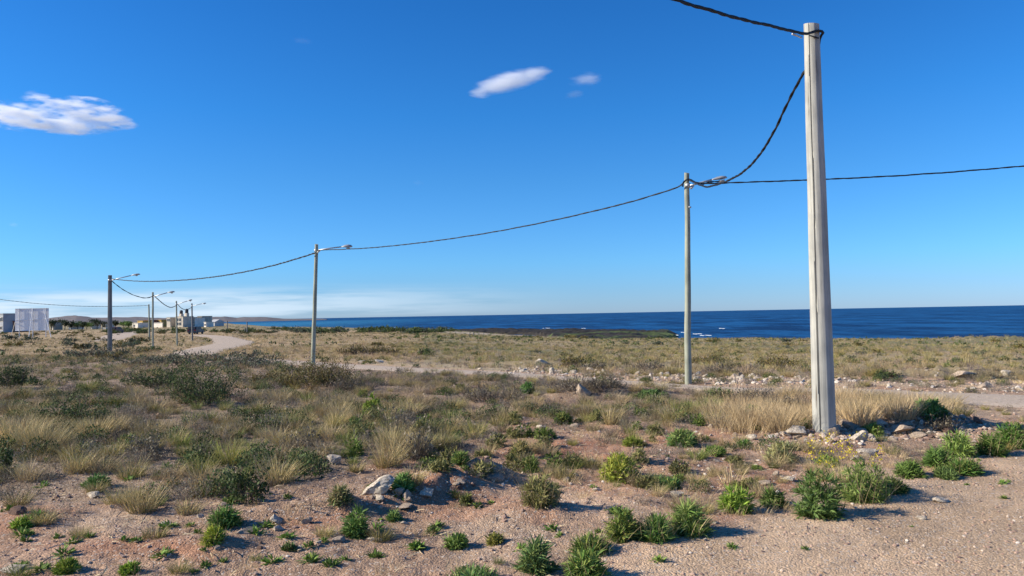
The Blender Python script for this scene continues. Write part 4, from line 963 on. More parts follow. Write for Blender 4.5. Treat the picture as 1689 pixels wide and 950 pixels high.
# ---------------------------------------------------------------- poles
def polemat(name, c1, c2, crack):
    m, n, l, b = newmat(name); b.inputs['Roughness'].default_value = .85; b.inputs['Specular IOR Level'].default_value = .2
    tc = n.new('ShaderNodeTexCoord'); mp = n.new('ShaderNodeMapping'); mp.inputs['Scale'].default_value = (1, 1, .045); l.new(tc.outputs['Object'], mp.inputs[0])
    t = n.new('ShaderNodeTexNoise'); t.inputs['Scale'].default_value = 22; t.inputs['Detail'].default_value = 8; t.inputs['Roughness'].default_value = .65; l.new(mp.outputs[0], t.inputs[0])
    t2 = n.new('ShaderNodeTexNoise'); t2.inputs['Scale'].default_value = 2.5; t2.inputs['Detail'].default_value = 5; l.new(tc.outputs['Object'], t2.inputs[0])
    r = n.new('ShaderNodeMix'); r.data_type = 'RGBA'; r.inputs[6].default_value = (*c2, 1); r.inputs[7].default_value = (*c1, 1)
    l.new(ramp(n, l, nmath(n, l, 'ADD', nmath(n, l, 'MULTIPLY', t.outputs[0], .6), nmath(n, l, 'MULTIPLY', t2.outputs[0], .4)), .40, .58), r.inputs[0])
    r2 = n.new('ShaderNodeMix'); r2.data_type = 'RGBA'; r2.inputs[7].default_value = (*crack, 1); l.new(ramp(n, l, t.outputs[0], .37, .31), r2.inputs[0]); l.new(r.outputs[2], r2.inputs[6])
    l.new(r2.outputs[2], b.inputs['Base Color'])
    bp = n.new('ShaderNodeBump'); bp.inputs['Strength'].default_value = .5; bp.inputs['Distance'].default_value = .01; l.new(t.outputs[0], bp.inputs['Height']); l.new(bp.outputs[0], b.inputs['Normal'])
    return m
M_pole = polemat('weathered_wood', (.43, .42, .37), (.30, .295, .265), (.13, .11, .085))
M_pole2 = polemat('greenish_wood', (.34, .35, .27), (.22, .23, .18), (.10, .10, .07))
M_conc = polemat('grey_post', (.20, .20, .195), (.13, .135, .135), (.1, .1, .1))
M_steel = simple('galvanised_steel', (.52, .54, .56), .45, .5, noise=.25, nscale=20)
M_lamp = simple('lamp_shell', (.36, .37, .38), .4, .2, noise=.15, nscale=10)
M_glass = simple('lamp_glass', (.42, .42, .40), .2, 0, spec=.5)
M_cable = simple('cable_rubber', (.012, .014, .018), .6, 0, noise=.3, nscale=40)
def pole_mesh(P0, P1, r0, r1, n_=28, facets=0, groove=None, wob=.02, seed=0, square=False):
    V = []; Fc = []; rows = 40; q = rgs(seed); P0 = Vector(P0); P1 = Vector(P1); ax = (P1-P0)
    for k in range(rows+1):
        t = k/rows; c = ax*t; rad = r0+(r1-r0)*t
        c = c+Vector((wob*float(fbm(t*3, seed*3.1, 5, 2)), wob*float(fbm(t*3, seed*5.7+9, 6, 2)), 0))
        for j in range(n_):
            th = 2*math.pi*j/n_; rr_ = rad*(1+.035*float(fbm(3*math.cos(th)+seed, 3*math.sin(th)+t*1.2, seed, 2)))
            if facets: ph = (th % (2*math.pi/facets))-math.pi/facets; rr_ *= (.28*math.cos(math.pi/facets)/math.cos(ph)+.72)
            if square: rr_ = rad/max(abs(math.cos(th)), abs(math.sin(th)))*.86; rr_ = min(rr_, rad*1.12)
            if groove:
                for ga, gd, gt0, gt1 in groove:
                    da = (th-ga-.16*float(fbm(t*6, 3, 8, 2))+math.pi) % (2*math.pi)-math.pi
                    if abs(da) < 2*math.pi/n_*.75 and gt0 < t < gt1: rr_ *= 1-gd
            V.append((c.x+rr_*math.cos(th), c.y+rr_*math.sin(th), c.z+(.02*math.cos(th-2) if k == rows else 0)))
    for k in range(rows):
        for j in range(n_):
            a = k*n_+j; b2 = k*n_+(j+1) % n_; Fc.append((a, b2, b2+n_, a+n_))
    Fc.append(tuple(rows*n_+j for j in range(n_))); return V, Fc
def add_pole(name, label, cat, bx, by, tx, ty, wb, wt, mat, group=None, arm=None, seed=0, dist=None, lampk=1.0, **kw):
    base = gp(bx, by); Yd = base.y; top = at_depth(tx, ty, Yd); dd = math.hypot(base.x, base.y)
    root = empty(name, base); tag(root, label, cat, group)
    below = Vector((0, 0, -.4)); V, Fc = pole_mesh(base+below, top, wb/F*Yd/2, wt/F*Yd/2, seed=seed, **kw)
    me = bpy.data.meshes.new('post'); me.from_pydata([(v[0], v[1], v[2]-.4) for v in V], [], Fc); me.materials.append(mat); me.polygons.foreach_set('use_smooth', [True]*len(me.polygons)); me.update()
    if hasattr(me, 'set_sharp_from_angle'): me.set_sharp_from_angle(angle=R(35))
    link('post', me, root)
    if arm:
        pts = [at_depth(a, b, Yd-.12)-base for a, b in arm]; k = max(1, dd/30)
        mb = MB(); mb.tube(pts[:-1], .024*min(k, 1.4), 8); am = mb.build('lamp_arm', M_steel, root, True)
        hd = MB(); a, b = pts[-2], pts[-1]; d = (b-a); hl = d.length; prof = [(0, .035), (.12, .06), (.35, .11), (.65, .13), (.9, .10), (1, .04)]
        d.normalize(); side = Vector((0, 1, 0)); upv = d.cross(side); upv = upv if upv.z > 0 else -upv
        n_ = 12; V = []; Fc = []
        for t, r_ in prof:
            for j in range(n_):
                th = 2*math.pi*j/n_; V.append(tuple(a+d*hl*t+side*r_*lampk*1.2*math.cos(th)+upv*r_*lampk*(.75 if math.sin(th) > 0 else .25)*math.sin(th)))
        for k2 in range(len(prof)-1):
            for j in range(n_): x1 = k2*n_+j; x2 = k2*n_+(j+1) % n_; Fc.append((x1, x2, x2+n_, x1+n_))
        Fc.append(tuple(range(n_))[::-1]); Fc.append(tuple((len(prof)-1)*n_+j for j in range(n_)))
        me = bpy.data.meshes.new('lamp_head'); me.from_pydata(V, [], Fc); me.materials.append(M_lamp); me.polygons.foreach_set('use_smooth', [True]*len(me.polygons)); me.update()
        ho = link('lamp_head', me, root)
        gl = MB(); c = a+d*hl*.62-upv*.045; gl.tube([c-upv*.0, c-upv*.035, c-upv*.055], [.085, .075, .03], 12); gl.build('lamp_lens', M_glass, ho, True)
        # bracket strap round the post
        bb = MB(); bz = pts[0]; r_ = wt/F*Yd/2*1.14; cc = at_depth(tx+(bx-tx)*(arm[0][1]-ty)/(by-ty), arm[0][1], Yd)-base
        bb.tube([cc-Vector((0, 0, .05)), cc+Vector((0, 0, .05))], r_, 16); bb.build('bracket', M_steel, root, True)
    return root, base, top
P1 = add_pole('utility_pole', 'thick pale weathered pole standing nearest in the rubble, tallest in view', 'pole', 1360, 711, 1338, 40, 38, 25, M_pole, seed=3, n_=96, facets=8, groove=[(-2.30, .22, .0, .985)], wob=.02)
P2 = add_pole('street_lamp', 'slim greenish pole behind the near one, where three cables meet, with lamp', 'street lamp', 1136, 634, 1134, 285, 11.5, 8, M_pole2, 'street lamps along the track', arm=[(1138, 306), (1160, 300), (1174, 296.5), (1199, 293)], seed=5, n_=24, wob=.08, lampk=.65)
P3 = add_pole('street_lamp', 'slim grey green lamp post left of centre with its lamp to the right', 'street lamp', 516.5, 602, 521.5, 403, 7.5, 5.5, M_pole2, 'street lamps along the track', arm=[(523, 413), (543, 409.5), (563, 407.2), (581, 406.8)], seed=6, n_=20, wob=.08)
P4 = add_pole('street_lamp', 'thick grey lamp post at the left, in front of the row of smaller ones', 'street lamp', 181, 581, 181.5, 454, 7.2, 5.4, M_conc, 'street lamps along the road', arm=[(185, 462), (198, 458.5), (216, 454.5), (231, 452.5)], seed=7, n_=24, square=True, wob=.0)
P6 = add_pole('street_lamp', 'thin lamp post just right of the thick grey one', 'street lamp', 252, 577.5, 252, 482, 3.2, 2.8, M_pole2, 'street lamps along the road', arm=[(254, 489), (264, 486), (276, 482.8), (288, 481.5)], seed=8, n_=14)
P7 = add_pole('street_lamp', 'thin lamp post in front of the grey unfinished building, third in the row', 'street lamp', 292, 569, 291, 496.5, 2.8, 2.2, M_pole2, 'street lamps along the road', arm=[(293, 501.5), (302, 498.5), (309, 496.5), (317, 494.8)], seed=9, n_=12)
P8 = add_pole('street_lamp', 'smallest lamp post right of the unfinished building, last in the row', 'street lamp', 317.5, 561.5, 316.5, 500.5, 2.6, 2.2, M_conc, 'street lamps along the road', arm=[(318, 504.5), (326, 502.5), (333, 501), (340, 500.2)], seed=10, n_=12)
P9 = add_pole('utility_pole', 'short lampless pole behind the thin lamp post, end of the far left cable', 'pole', 246.5, 561, 245.5, 502, 2.6, 2.2, M_pole2, seed=11, n_=12)
# two poles out of the picture that hold the cables' other ends
def side_pole(label, x, y, top, seed):
    z = float(g(x, y)); root = empty('utility_pole', (x, y, z)); tag(root, label, 'pole')
    V, Fc = pole_mesh((0, 0, -.4), (0, 0, top-z), .15, .1, seed=seed); me = bpy.data.meshes.new('post'); me.from_pydata([(a, b, c-.4) for a, b, c in V], [], Fc); me.materials.append(M_pole); me.update(); link('post', me, root)

def spline(pts, n_=14):
    out_ = []; m_ = len(pts)
    for i in range(m_-1):
        p0, p1, p2, p3 = pts[max(i-1, 0)], pts[i], pts[i+1], pts[min(i+2, m_-1)]
        for k in range(n_):
            t = k/n_; out_.append(.5*(2*p1+(p2-p0)*t+(2*p0-5*p1+4*p2-p3)*t*t+(3*p1-p0-3*p2+p3)*t**3))
    out_.append(pts[-1]); return out_
def cable(label, pts, rad=.013, strands=3, pitch=.5, off=.012, group='power cables between the poles', ns=16, wob=0):
    path = spline(pts, ns); mb = MB(); n_ = len(path)
    # resample finely
    L_ = [0]
    for i in range(1, n_): L_.append(L_[-1]+(path[i]-path[i-1]).length)
    step = .07 if L_[-1] < 40 else .16; tot = L_[-1]; m_ = int(min(700, tot/step)); fine = []; j = 0
    for i in range(m_+1):
        s = tot*i/m_
        while j < n_-2 and L_[j+1] < s: j += 1
        t = (s-L_[j])/max(1e-6, L_[j+1]-L_[j]); fine.append((path[j].lerp(path[j+1], min(1, t)), s))
    for st in range(strands):
        pp = []
        for i, (p, s) in enumerate(fine):
            q = fine[min(i+1, m_)][0]-fine[max(i-1, 0)][0]; q.normalize(); a = q.cross(Vector((0, 0, 1))); a = a.normalized() if a.length > .1 else Vector((1, 0, 0)); b2 = q.cross(a)
            th = 2*math.pi*(s/pitch+st/strands)+.8*math.sin(s*1.7+st); o = off*(1+.35*math.sin(s*2.3+st*2)); pp.append(p+(a*math.cos(th)+b2*math.sin(th))*o)
        mb.tube(pp, rad, 6)
    o = mb.build('power_cable', M_cable, None, True); tag(o, label, 'cable', group); return o
xy = lambda v: (v.x, v.y)
b1, b2, b3, b4, b6, b7, b8, b9 = P1[1], P2[1], P3[1], P4[1], P6[1], P7[1], P8[1], P9[1]
# from the near pole towards the upper left, over the viewer's left
E0 = (-15.0, b1.y-19)
A1 = (b1.x-.05, b1.y-.14)
pA = [on_plane(px, py, A1, E0) for px, py in ((1324, 55), (1275, 43.5), (1220, 31), (1165, 15), (1120, 1.5))]
# continue with the span's slope to a far pole out of the picture
d = (pA[-1]-pA[-3]); hd = math.hypot(d.x, d.y); sl_ = d.z/hd; last = pA[-1]; dirv = Vector((E0[0]-last.x, E0[1]-last.y, 0)); Ld = dirv.length; dirv.normalize()
endz = 5.9; cc_ = (endz-last.z-sl_*Ld)/(Ld*Ld)
for k in range(1, 9):
    s = Ld*k/8; pA.append(last+dirv*s+Vector((0, 0, sl_*s+cc_*s*s)))
r1p = 25/F*b1.y/2
wrapz = at_depth(1340, 57, b1.y).z; tcx = at_depth(1340, 57, b1.y).x
wrap = [Vector((tcx+(r1p+.035)*math.cos(a), b1.y+(r1p+.035)*math.sin(a), wrapz-(.0 if a < 0 else .06*a))) for a in (-1.5, -1.0, -.5, 0, .45)]
wrap.append(Vector((tcx+r1p*.9, b1.y+.1, wrapz-.32)));
cable('thick twisted cable rising left from the near pole top', list(reversed(wrap))[0:0]+list(reversed(pA))+wrap, .0135, 3, .6, .0085)
side_pole('pale pole behind the viewer holding the overhead cable', E0[0], E0[1], 6.1, 21)
# near pole -> thin pole
A2 = (b1.x-.02, b1.y+.13); B2 = (b2.x, b2.y-.09)
pB = [Vector((tcx+r1p*.7, b1.y+.13, wrapz-.30)), Vector((tcx+.0, b1.y+.15, wrapz-.42))]+[on_plane(px, py, (b1.x-.1, b1.y+.15), B2) for px, py in ((1325, 121), (1300, 168), (1275, 220), (1250, 259), (1225, 284), (1200, 298), (1180, 305), (1165, 308), (1150, 303), (1138, 297))]
cable('thick sagging cable curving from the near pole to the slim pole behind it', pB, .0135, 3, .6, .009)
# thin pole -> right, passing behind the near pole
E3 = (b2.x+26, b2.y-7.5)
pC = [on_plane(px, py, (b2.x, b2.y-.1), E3) for px, py in ((1137, 297), (1160, 302.5), (1230, 300.5), (1330, 297), (1450, 291.5), (1560, 284.5), (1689, 274))]
d = pC[-1]-pC[-2]; hd = math.hypot(d.x, d.y); sl_ = d.z/hd; last = pC[-1]; dirv = Vector((E3[0]-last.x, E3[1]-last.y, 0)); Ld = dirv.length; dirv.normalize()
for k in range(1, 5): s = Ld*k/4; pC.append(last+dirv*s+Vector((0, 0, sl_*s)))
cable('nearly level cable from the slim greenish pole to the right edge', pC, .0115, 3, .7, .008)
side_pole('pale pole to the right of the view holding the level cable', E3[0], E3[1], pC[-1].z+.2, 22)
def span(label, A, B, pix, rad=.012, off=.008, st=3): cable(label, [on_plane(px, py, xy(A), xy(B)) for px, py in pix], rad, st, .9, off)
fa = lambda p: Vector((p.x, p.y-.12, 0))
span('long twisted cable from the slim greenish pole to the lamp post left of centre', fa(b2), fa(b3), ((1136, 297), (1131, 297), (1124, 305), (1112, 311), (1090, 318), (1040, 333), (980, 348), (900, 366), (800, 385), (700, 399.5), (620, 408), (570, 411), (540, 412), (523, 412.5)))
cable('loop of slack cable hanging at the top of the slim greenish pole', [on_plane(px, py, xy(fa(b2)), (b2.x+5, b2.y-.12)) for px, py in ((1126, 308), (1127, 300), (1133, 296), (1141, 297), (1148, 302), (1156, 305), (1170, 300), (1185, 300))], .011, 2, .4, .012, ns=8)
span('cable from the lamp post left of centre to the thick grey lamp post', fa(b3), fa(b4), ((520, 417), (500, 423.5), (450, 438), (400, 449), (350, 457), (300, 462), (250, 464), (215, 463), (184, 460)), .017, .015)
span('short sagging cable from the thick grey lamp post to the thin one', fa(b4), fa(b6), ((184, 463), (195, 472), (207, 480), (220, 486.5), (235, 491), (245, 491), (252, 488)), .02, .015, 2)
span('short sagging cable from the thin lamp post to the third in the row', fa(b6), fa(b7), ((253, 487), (262, 495), (272, 503), (282, 507), (291, 504)), .024, .015, 2)
span('short sagging cable between the last two lamp posts', fa(b7), fa(b8), ((292, 501), (299, 508), (307, 511), (316, 507)), .024, .012, 2)
span('thin level cable from the left edge to the short lampless pole', (b9+Vector((-46, -42, 0))), fa(b9), ((-240, 463), (-100, 482), (0, 494), (60, 500.5), (120, 504.5), (180, 505.5), (245, 504)), .022, .01, 2)
# clamps and fittings on the near and thin poles
def fitting(root, base, pts, rad, name, mat): mb = MB(); mb.tube([p-base for p in pts], rad, 8); mb.build(name, mat, root, True)
fitting(P1[0], b1, [on_plane(a, c, A1, E0) for a, c in ((1322, 62), (1314, 58.5), (1307, 56))], .014, 'tension_clamp', M_steel)
fitting(P1[0], b1, [Vector((tcx-.10, b1.y-r1p-.01, wrapz-.05)), Vector((tcx+.04, b1.y-r1p-.02, wrapz-.10))], .010, 'eye_bolt', M_cable)
fitting(P2[0], b2, [at_depth(1139, 311, b2.y-.1), at_depth(1144, 306, b2.y-.1)], .03, 'tension_clamp', M_steel)
fitting(P2[0], b2, [at_depth(1136, 341, b2.y-.1), at_depth(1140, 342, b2.y-.1)], .02, 'bolt', M_steel)
fitting(P3[0], b3, [at_depth(523, 417, b3.y-.1), at_depth(529, 412, b3.y-.1)], .03, 'tension_clamp', M_steel)

# ---------------------------------------------------------------- billboard
M_panel = simple('billboard_back', (.78, .78, .78), .6)
M_wpaint = simple('white_steel', (.70, .70, .70), .6)
M_dkst = simple('dark_frame', (.12, .12, .13), .7)
c = gp(52, 557); Yb = c.y
root = empty('billboard', c); tag(root, 'large pale billboard seen from behind with slanting white struts', 'billboard')
W0 = at_depth(24.5, 531, Yb)-c; W1 = at_depth(80, 531, Yb)-c; zt = (at_depth(52, 508.5, Yb)-c).z; zb = (at_depth(52, 545.5, Yb)-c).z
mb = MB(); nsh = 5
for k in range(2):
    for j in range(nsh):
        x0 = W0.x+(W1.x-W0.x)*j/nsh; x1 = W0.x+(W1.x-W0.x)*(j+1)/nsh; za = zb+(zt-zb)*k/2; zc = zb+(zt-zb)*(k+1)/2
        mb.box(((x0+x1)/2, .1, (za+zc)/2), (x1-x0-.03, .06, zc-za-.03))
mb.build('panel', M_panel, root)
for z_ in (zb+.05, (zb+zt)/2, zt-.05):
    MB().box(((W0.x+W1.x)/2, .03, z_), (W1.x-W0.x, .07, .07)).build('rail', M_panel, root)
for px in (32, 54.5, 76):
    x_ = (at_depth(px, 531, Yb)-c).x; MB().box((x_, -.06, (zt-.3)/2), (.09, .12, zt+.3)).build('post', M_wpaint, root)
for (ax_, ay_), (bx_, by_) in (((54, 509), (41, 557.5)), ((72.5, 511), (60, 558)), ((25, 531), (17.5, 557))):
    a = at_depth(ax_, ay_, Yb-.2)-c; q = gp(bx_, by_)-c; q = Vector((q.x, max(q.y, -2.5), q.z-.1)); MB().tube([a, q], .06, 8).build('strut', M_wpaint, root)
MB().box(((W0.x+W1.x)/2, .15, .55), (W1.x-W0.x, .08, .08)).build('brace', M_dkst, root)

# ---------------------------------------------------------------- settlement
M_cw = simple('white_wall', (.80, .73, .62), .85, noise=.15, nscale=.6)
M_cg = simple('bare_concrete', (.55, .485, .39), .9, noise=.25, nscale=.5)
M_cb = simple('blue_grey_wall', (.34, .36, .38), .7, noise=.15, nscale=.5)
M_cr = simple('red_brick', (.26, .12, .085), .9, noise=.3, nscale=1)
M_cy = simple('yellow_wall', (.50, .33, .10), .85, noise=.2, nscale=.6)
M_win = simple('window_glass', (.04, .05, .06), .15, spec=.5)
M_roof = simple('metal_roof', (.50, .49, .47), .5, noise=.15, nscale=1)
M_tank = simple('water_tank', (.06, .06, .065), .7)
def building(label, px0, px1, ytop, ybase, mat, windows=(), dist=None, depth=7, roof='flat', name='house', extra=None, group='buildings of the settlement', rmat=None, rz=-.5):
    """windows: (fraction along x, fraction up, w m, h m)"""
    pxm = (px0+px1)/2
    Yd = dist; a = at_depth(px0, ytop, Yd); b_ = at_depth(px1, ytop, Yd); gz = float(g((a.x+b_.x)/2, Yd)); Wd = b_.x-a.x; Ht = max(2.0, (a.z+b_.z)/2-gz)
    Wd *= .76; depth = min(depth, 5.5); root = empty(name, ((a.x+b_.x)/2, Yd, gz), rz); tag(root, label, 'building', group)
    MB().box((0, depth/2, Ht/2-.3), (Wd, depth, Ht+.6)).build('wall', mat, root)
    if roof == 'flat': MB().box((0, depth/2, Ht+.09), (Wd+.3, depth+.3, .18)).build('roof', rmat or mat, root)
    else:
        mb = MB(); i = 0; w2 = Wd/2+.3; mb.v = [(-w2, -.3, Ht-.01), (w2, -.3, Ht-.01), (w2, depth+.3, Ht-.01), (-w2, depth+.3, Ht-.01), (-w2, depth/2, Ht+1.3), (w2, depth/2, Ht+1.3)]
        mb.f = [(0, 1, 5, 4), (2, 3, 4, 5), (0, 4, 3), (1, 2, 5), (0, 3, 2, 1)]; mb.build('roof', rmat or M_roof, root)
    for fx, fz, ww, wh in windows:
        f = MB().box((-Wd/2+fx*Wd, -.04, fz*Ht), (ww+.24, .1, wh+.24)).build('window', M_cw if mat is not M_cw else M_cg, root)
        MB().box((-Wd/2+fx*Wd, -.10, fz*Ht), (ww, .05, wh)).build('pane', M_win, f)
    if extra: extra(root, Wd, Ht, depth)
    return root
def tanks(*fs):
    def fn(root, Wd, Ht, dp):
        for fx, h_ in fs:
            c = Vector((-Wd/2+fx*Wd, dp/2, Ht+.15)); MB().box((c.x, c.y, c.z+h_*.3), (1.4, 1.4, h_*.6)).build('tank_stand', M_cg, root)
            MB().tube([c+Vector((0, 0, h_*.6)), c+Vector((0, 0, h_*1.25)), c+Vector((0, 0, h_*1.4))], [.7, .7, .25], 12).build('water_tank', M_tank, root, True)
    return fn
building('blue grey two storey house cut by the left picture edge', -14, 13, 518, 540, M_cb, [(.2, .7, 1.2, 1.2), (.55, .7, 1.2, 1.2), (.85, .72, .9, 1.3), (.7, .25, 1.2, 1)], 250, 8)
building('low dark red brick building beside the blue grey house', 13, 25, 530, 541, M_cr, [(.5, .5, 1, 1)], 252, 6)
building('small white house among the trees right of the billboard', 110, 121.5, 533, 540, M_cw, [(.5, .5, 1, .8)], 330, 6)
building('tiny pale shed in front of the trees beside the billboard', 83.5, 89, 533, 540, M_cg, [(.5, .5, .7, .7)], 320, 4)
building('small white box house left of the thick grey lamp post', 148, 153, 536, 540, M_cw, [(.5, .5, .6, .6)], 330, 4)
building('long low white wall building behind the thick grey lamp post', 165, 178, 536, 541, M_cw, [(.3, .5, .8, .6), (.7, .5, .8, .6)], 330, 4)
building('low pale house left of the yellow building', 214, 232, 535.5, 541, M_cw, [(.3, .5, 1, .8)], 340, 5, group='buildings of the settlement')
building('yellow house with brick side behind the short pole', 222, 240, 529.5, 540, M_cy, [(.25, .45, 1.2, 1), (.7, .6, 1.2, 1)], 350, 6)
building('brown brick house between the yellow houses', 232, 253, 528.5, 540, M_cr, [(.4, .5, 1, 1)], 360, 6)
building('second smaller yellow house left of the unfinished building', 254.5, 270, 528, 535, M_cy, [(.3, .6, 1, .8), (.7, .6, 1, .8)], 362, 6)
building('low long cream wall in front of the second yellow house', 246, 275, 535.5, 541, M_cw, (), 345, .4)
building('tall unfinished concrete building with two water tanks', 284, 307.5, 522.5, 540, M_cg, [(.3, .72, 1.2, 1.3), (.62, .72, 1.2, 1.3), (.3, .32, 1.2, 1.3), (.62, .32, 1.2, 1.3)], 340, 8, extra=tanks((.04, 2.0), (.80, 2.4)))
building('pale two storey wing left of the unfinished building', 272, 283.8, 524, 537, M_cg, [(.35, .75, .8, 1.2), (.75, .75, .8, 1.2)], 343, 6)
building('pale stepped building right of the unfinished building with dark roof slab', 310, 324.5, 524, 540, M_cw, [(.7, .62, 1.2, 1.3)], 345, 8, rmat=M_dkst)
building('grey building with wide dark flat roof right of the settlement', 322, 337, 522, 539, M_cg, [(.4, .6, 1.6, 1)], 352, 8, rmat=M_dkst)
building('tiny white cabin at the edge of the beach', 335, 341.5, 535.5, 540.5, M_cw, [(.5, .5, .6, .6)], 335, 4)
building('low grey gabled shed by the beach', 341, 358, 534, 539, M_roof, [(.5, .4, 1, .8)], 370, 6, 'gable')

def car(label, px, py, wpx, mat, dist=None):
    p = gp(px, py); root = empty('parked_car', p, 0); d = math.hypot(p.x, p.y); tag(root, label, 'car')
    w_ = 1.8; ln = 4.3
    prof = [(-ln/2, .35), (-ln/2, .95), (-ln/2+.15, 1.0), (-ln/2+.45, 1.6), (ln/2-1.9, 1.62), (ln/2-1.2, 1.05), (ln/2-.1, .9), (ln/2, .4)]
    V = [(x_, y_, z_) for x_ in (-w_/2, w_/2) for y_, z_ in prof]; n_ = len(prof); Fc = [tuple(range(n_))[::-1], tuple(range(n_, 2*n_))]+[(i, (i+1) % n_, (i+1) % n_+n_, i+n_) for i in range(n_)]
    me = bpy.data.meshes.new('body'); me.from_pydata(V, [], Fc); me.materials.append(mat); me.update(); link('body', me, root)
    MB().box((0, -ln/2+.27, 1.3), (w_-.35, .34, .42)).build('rear_window', M_win, root)
    for sx_ in (-1, 1):
        MB().box((sx_*w_/2, -.2, 1.3), (.02, 1.8, .38)).build('side_window', M_win, root)
        for sy in (-1.3, 1.35): MB().tube([(sx_*(w_/2-.2), sy, .34), (sx_*(w_/2+.02), sy, .34)], .34, 14).build('wheel', M_tank, root)
        MB().box((sx_*(w_/2-.2), -ln/2-.005, .85), (.25, .03, .2)).build('tail_light', M_redl, root)
M_redl = simple('tail_lamp', (.30, .01, .01), .3); M_carr = simple('dark_red_paint', (.10, .018, .018), .35, spec=.5); M_card = simple('dark_blue_paint', (.02, .03, .05), .35, spec=.5)
car('dark red car parked on the far road behind the thick grey lamp post', 192, 549.5, 10, M_carr)
car('dark car standing right of the smallest lamp post', 323, 551, 8, M_card)

# trees of the settlement
def tree(label, px, py, wpx, hpx, dist, cA, cB, seed):
    q = rgs(seed); a = at_depth(px, 530, dist); z = float(g(a.x, dist)); Rr = wpx/F*dist/2; H = max(3.0, at_depth(px, py, dist).z-z)
    root = empty('tree', (a.x, dist, z)); tag(root, label, 'tree', 'trees of the settlement')
    mb = MB(); mb.tube([(0, 0, -.2), (.05, 0, H*.3), (0, .05, H*.6)], [.18, .13, .07], 7)
    for k in range(5): th = k*1.3+seed; mb.tube([(0, 0, H*(.25+.06*k)), (math.cos(th)*Rr*.6, math.sin(th)*Rr*.6, H*(.5+.06*k))], [.08, .03], 5)
    mb.build('trunk', simple_bark, root)
    nl = 420; ncl = 10; cen = q.normal(0, 1, (ncl, 3)); cen /= np.linalg.norm(cen, axis=1)[:, None]; cen *= np.array([Rr*.6, Rr*.6, H*.22]); c = cen[q.integers(0, ncl, nl)]+q.normal(0, 1, (nl, 3))*np.array([Rr*.28, Rr*.28, H*.10])+np.array([0, 0, H*.62])
    c[:, 2] = np.clip(c[:, 2], H*.15, H); lv = leaves(c, .42, cA, cB, rg=q, aspect=.7); link('crown', mesh_np('crown', lv[0], lv[1], M_plant, lv[2]), root)
simple_bark = simple('bark', (.12, .09, .07), .9)
DT = ((.025, .04, .022), (.06, .075, .03)); LT = ((.08, .15, .03), (.15, .20, .05))
for i, (px, py, wp, tp, lb) in enumerate(((85, 528, 9, DT, 'dark tree directly right of the billboard'), (92, 527.5, 9, DT, 'dark tree second right of the billboard'), (100, 526.5, 9, DT, 'tallest dark tree right of the billboard'), (107, 529, 9, DT, 'dark tree left of the small white house'),
      (118, 530, 8, DT, 'dark tree behind the small white house'), (128, 531, 12, LT, 'bright green low tree right of the small white house'), (136, 530.5, 9, DT, 'dark tree behind the bright green one'), (143, 531.5, 14, LT, 'wide bright green tree left of the thick lamp post'), (152, 526.5, 12, DT, 'dark broad tree nearest left of the thick lamp post'), (160, 527.5, 12, DT, 'dark tree touching the thick lamp post left side'),
      (190, 529.5, 7, DT, 'small dark tree right of the thick lamp post'), (204, 532, 12, LT, 'bright green tree left of the low pale house'), (212, 533, 7, LT, 'small green tree beside the low pale house'), (20, 531, 8, DT, 'dark tree behind the brick building'), (173, 531, 8, DT, 'dark tree behind the long white wall'))):
    tree(lb, px, py-.5, wp*1.5, 10, 318+6*(i % 3), *tp, 60+i)
# small fence posts
def fpost(label, px, py, hpx, wm=.1):
    p = gp(px, py); d = math.hypot(p.x, p.y); h = hpx/F*d; o = MB().tube([(0, 0, -.2), (0, 0, h)], wm, 6).build('fence_post', M_conc); o.location = p; tag(o, label, 'post', 'wooden posts near the shore')
fpost('tall thin post standing in the bushes right of the beach', 407.5, 549, 17, .14); fpost('thin post left of the tall one above the beach', 375, 546, 16, .14); fpost('short thin post beside the tall one by the beach', 404, 549, 9, .1)
for i, px in enumerate((775, 781, 790, 798)): fpost(('leftmost', 'second', 'third', 'rightmost')[i]+' short post of the four on the pale patch by the reef', px, 554, 5, .07)

